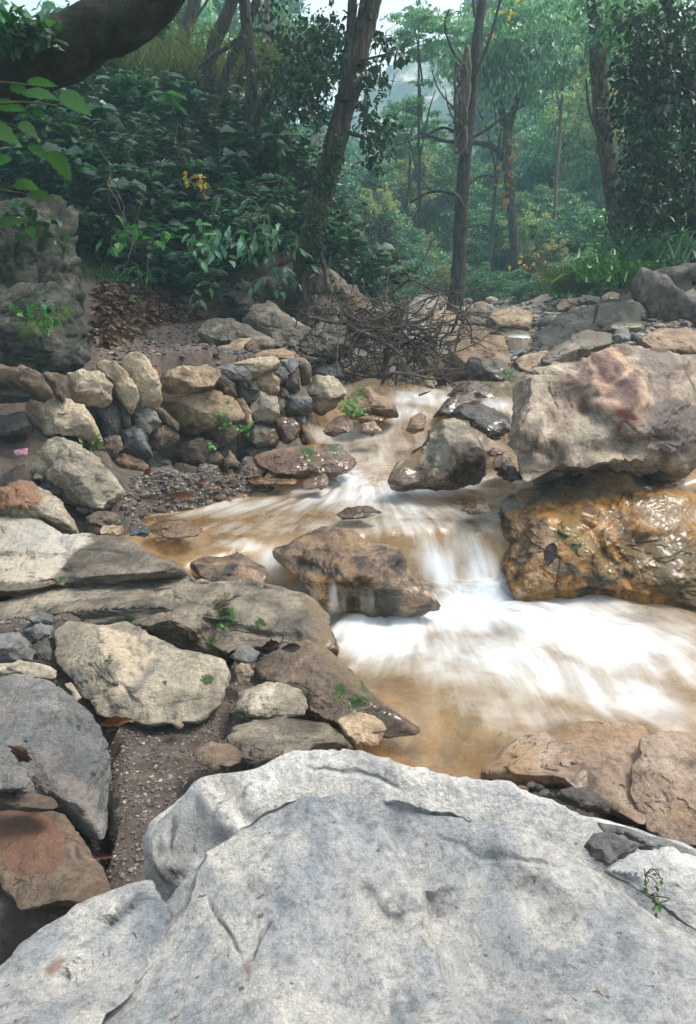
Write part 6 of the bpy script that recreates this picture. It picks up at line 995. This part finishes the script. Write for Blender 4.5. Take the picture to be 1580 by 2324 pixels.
# fallen leaves lying on rocks
def fallen(label, x, y, Y, wpx, hpx, ang, mt, lobes=0, curl=.25):
    n = 15; o = P(x, y, Y); s = Y / F; a = math.radians(ang); V, Fq = [], []; rt, upv = np.array([1, 0, 0.]), unit(np.array([0, .55, .83]))
    for i in range(n):
        u_ = i / (n - 1) * 2 - 1; wd = hpx / 2 * max(0, math.sin(math.pi * ((u_ + 1) / 2) ** 1.25)) ** .85 * (1 + (.22 * math.sin(i * 1.7) if lobes else .07 * (-1) ** i)) + .6
        for j in range(5):
            v_ = (j - 2) / 2; lx = u_ * wpx / 2; ly = v_ * wd; X = lx * math.cos(a) - ly * math.sin(a); Z = lx * math.sin(a) + ly * math.cos(a); dep = curl * hpx * (abs(v_) ** 1.5 + .5 * math.sin(u_ * 3 + v_) + .18 * math.sin(i * 2.1 + 3 * abs(v_))) + 2
            V.append(o + (rt * X + upv * Z) * s + np.array([0, -.75, .65]) * dep * s)
    for i in range(n - 1):
        for j in range(4): b = i * 5 + j; Fq.append((b, b + 1, b + 6, b + 5))
    add('fallen_leaf', mesh('fallen_leaf', np.array(V) - o, np.array(Fq), M[mt]), tuple(o), None, label, 'fallen leaf')
for q in [('dark veined wet leaf stuck on the wet orange boulder', 1246, 1262, 3.58, 64, 32, 72, 'lf_wet'), ('small russet leaf on top of the wet orange boulder', 1224, 1158, 3.9, 26, 16, 80, 'lf_red'), ('black wet leaf on the brown mossy boulder', 660, 1472, 2.6, 52, 22, 5, 'lf_wet'), ('curled dark leaves in the hollow under the ledge', 615, 1468, 2.66, 48, 24, 10, 'lf_wet', 1, .5), ('curled reddish dead leaf at the foot of the buff boulder', 262, 1640, 2.22, 95, 20, 8, 'lf_red', 1, .6),
          ('dark curled scrap of leaf on the mud under the reddish one', 244, 1665, 2.1, 26, 16, 40, 'lf_wet', 1, .5), ('brown dead leaf hanging at the left edge below the bluish boulder', 58, 1715, 1.75, 40, 60, 60, 'lf_dry', 1, .5), ('red brown leaf lying on the mud beside the corner boulder', 235, 1945, 1.55, 60, 10, 3, 'lf_red', 1, .3), ('wet brown leaf on the gravel shore', 410, 1128, 4.35, 70, 16, -5, 'lf_red', 0, .4), ('dark slate like leaf beside the wet brown one', 345, 1132, 4.3, 44, 14, 8, 'lf_wet', 0, .2),
          ('single reddish leaf near the foot of the dry wall', 336, 1075, 4.6, 22, 14, 30, 'lf_red', 0, .4), ('heap of dark debris wedged under the giant boulder', 1155, 1085, 4.2, 60, 30, -15, 'lf_wet', 1, .5), ('small brown leaf on the path edge stones', 460, 1093, 4.5, 24, 10, 10, 'lf_red', 0, .3), ('green leaf lying on the dirt path', 455, 794, 6.4, 18, 10, 20, 'lf_fern', 0, .2)]: fallen(*q)
o = P(58, 1028, 4.2); q = [P(30, 1022, 4.28), P(60, 1017, 4.22), P(58, 1031, 4.12), P(36, 1034, 4.2)]; V = np.array(q + [a_ + [0, .02, -.006] for a_ in q]) - o
add('wrapper', mesh('wrapper', V, np.array([(0, 1, 2, 3), (7, 6, 5, 4), (0, 4, 5, 1), (1, 5, 6, 2), (2, 6, 7, 3), (3, 7, 4, 0)]), M['wrapper'], False), tuple(o), None, 'crumpled pink and purple wrapper at the left edge by the wall', 'litter')
# ------------------------------------------------------------------ far little waterfall
xs = np.linspace(1146, 1206, 40); pr = []
for tt_ in np.linspace(0, 1, 40):
    yy = 748 + 54 * tt_; Yq = 10.75 - .45 * min(1, tt_ * 3) ** .5 - .1 * tt_ + (.15 * max(0, .15 - tt_) / .15); pr.append([P(x + 6 * tt_ * (1 if x > 1176 else -.3), yy, Yq + .08 * ((x - 1176) / 30) ** 2) for x in xs])
V = np.array(pr).reshape(-1, 3); fl = np.stack([np.tile(xs * .09, 40), np.repeat(np.linspace(0, 1, 40), 40) * .8, 0 * V[:, 0]], 1); ed = np.clip((1 - np.abs(np.tile(xs, 40) - 1176) / 30) * 2, 0, 1)
add('far_waterfall', mesh('far_waterfall', V, grid_faces(40, 40), M['water'], attrs={'flow': fl, 'foam_sheen': np.full(len(V), .42), 'edge': ed * np.clip(np.repeat(np.linspace(0, 1, 40), 40) * 5, .2, 1) * np.clip((1 - np.repeat(np.linspace(0, 1, 40), 40)) * 6, 0, 1)}), kind='structure', label='small far waterfall dropping between brown boulders')
# trickles in front of midstream boulder
pr = []
for i, tt_ in enumerate(np.linspace(0, 1, 30)):
    pr.append([P(x, 1310 + 85 * tt_, 3.34 - .06 * tt_ + .01 * math.sin(x * .1)) for x in np.linspace(700, 850, 60)])
V = np.array(pr).reshape(-1, 3); xx = np.tile(np.linspace(700, 850, 60), 30); yy = np.repeat(np.linspace(0, 1, 30), 60)
ed = 0 * xx; q_ = np.random.RandomState(5)
for k in range(16): x0_, sg, y0_, am_ = q_.choice([716, 724, 752, 760, 781, 822, 838]) + q_.normal() * 6, q_.uniform(1.5, 6), q_.uniform(0, .4), q_.uniform(.15, .5); ed = ed + am_ * np.exp(-((xx - x0_ - 6 * (yy - .5) * q_.normal()) / (sg * (1 + yy))) ** 2) * np.clip((yy - y0_) * 3, 0, 1)
ed = np.clip(ed, 0, .55) * np.clip((1 - yy) * 4, 0, 1)
add('trickle', mesh('trickle', V, grid_faces(30, 60), M['water'], attrs={'flow': np.stack([xx * .1, yy * .8, 0 * xx], 1), 'foam_sheen': np.full(len(V), .6), 'edge': ed}), kind='structure', label='thin veils of water trickling down the midstream boulder')
# ------------------------------------------------------------------ pale cliffy hillside seen through the gap
hx = np.linspace(500, 1300, 150); prf = np.interp(hx, [500, 650, 760, 850, 930, 1000, 1060, 1150, 1300], [330, 290, 250, 190, 140, 110, 80, 60, 40]); rows = []
for k, tt_ in enumerate(np.linspace(0, 1, 70)):
    yy = prf * tt_ + 460 * (1 - tt_); Yh = 108 + 26 * tt_; p = PN(hx, yy, Yh); p = p + np.stack([0 * hx, fbm(p * .12, 5, 71) * 3.5, fbm(p * .16 + 9, 5, 72) * 1.6], -1); p[:, 2] = np.minimum(p[:, 2], 41); rows.append(p)
T = NT('pale_cliff'); v = T.n('TexCoord').outputs['Object']; cl_ = T.ramp(T.noise(v, .16, 9, .7), [(.42, (.07, .12, .06)), (.5, (.16, .19, .12)), (.56, (.50, .47, .40)), (.7, (.62, .58, .52))]); M['cliff'] = T.fin(T.bsdf(cl_, .9, T.bump(T.noise(v, .8, 9, .7), 1., .6)).outputs[0])
add('far_hillside', mesh('far_hillside', np.array(rows).reshape(-1, 3), grid_faces(70, 150), M['cliff']), kind='structure', label='pale misty cliffy hillside seen through the gap in the trees')
# ------------------------------------------------------------------ haze
HB = bmesh.new(); bmesh.ops.create_cube(HB, size=1); hm = bpy.data.meshes.new('haze'); HB.to_mesh(hm); HB.free(); hz = add('haze', hm, (0, 78, 20.5), kind='stuff', label='pale blue morning mist filling the valley', cat='haze'); hz.scale = (420, 280, 47)
T = NT('haze_air'); vp_ = T.n('VolumePrincipled'); vp_.inputs['Color'].default_value = (.55, .87, .98, 1); vp_.inputs['Density'].default_value = .0042; vp_.inputs['Anisotropy'].default_value = .1; T.l(vp_.outputs[0], T.out.inputs['Volume']); hm.materials.append(T.m)
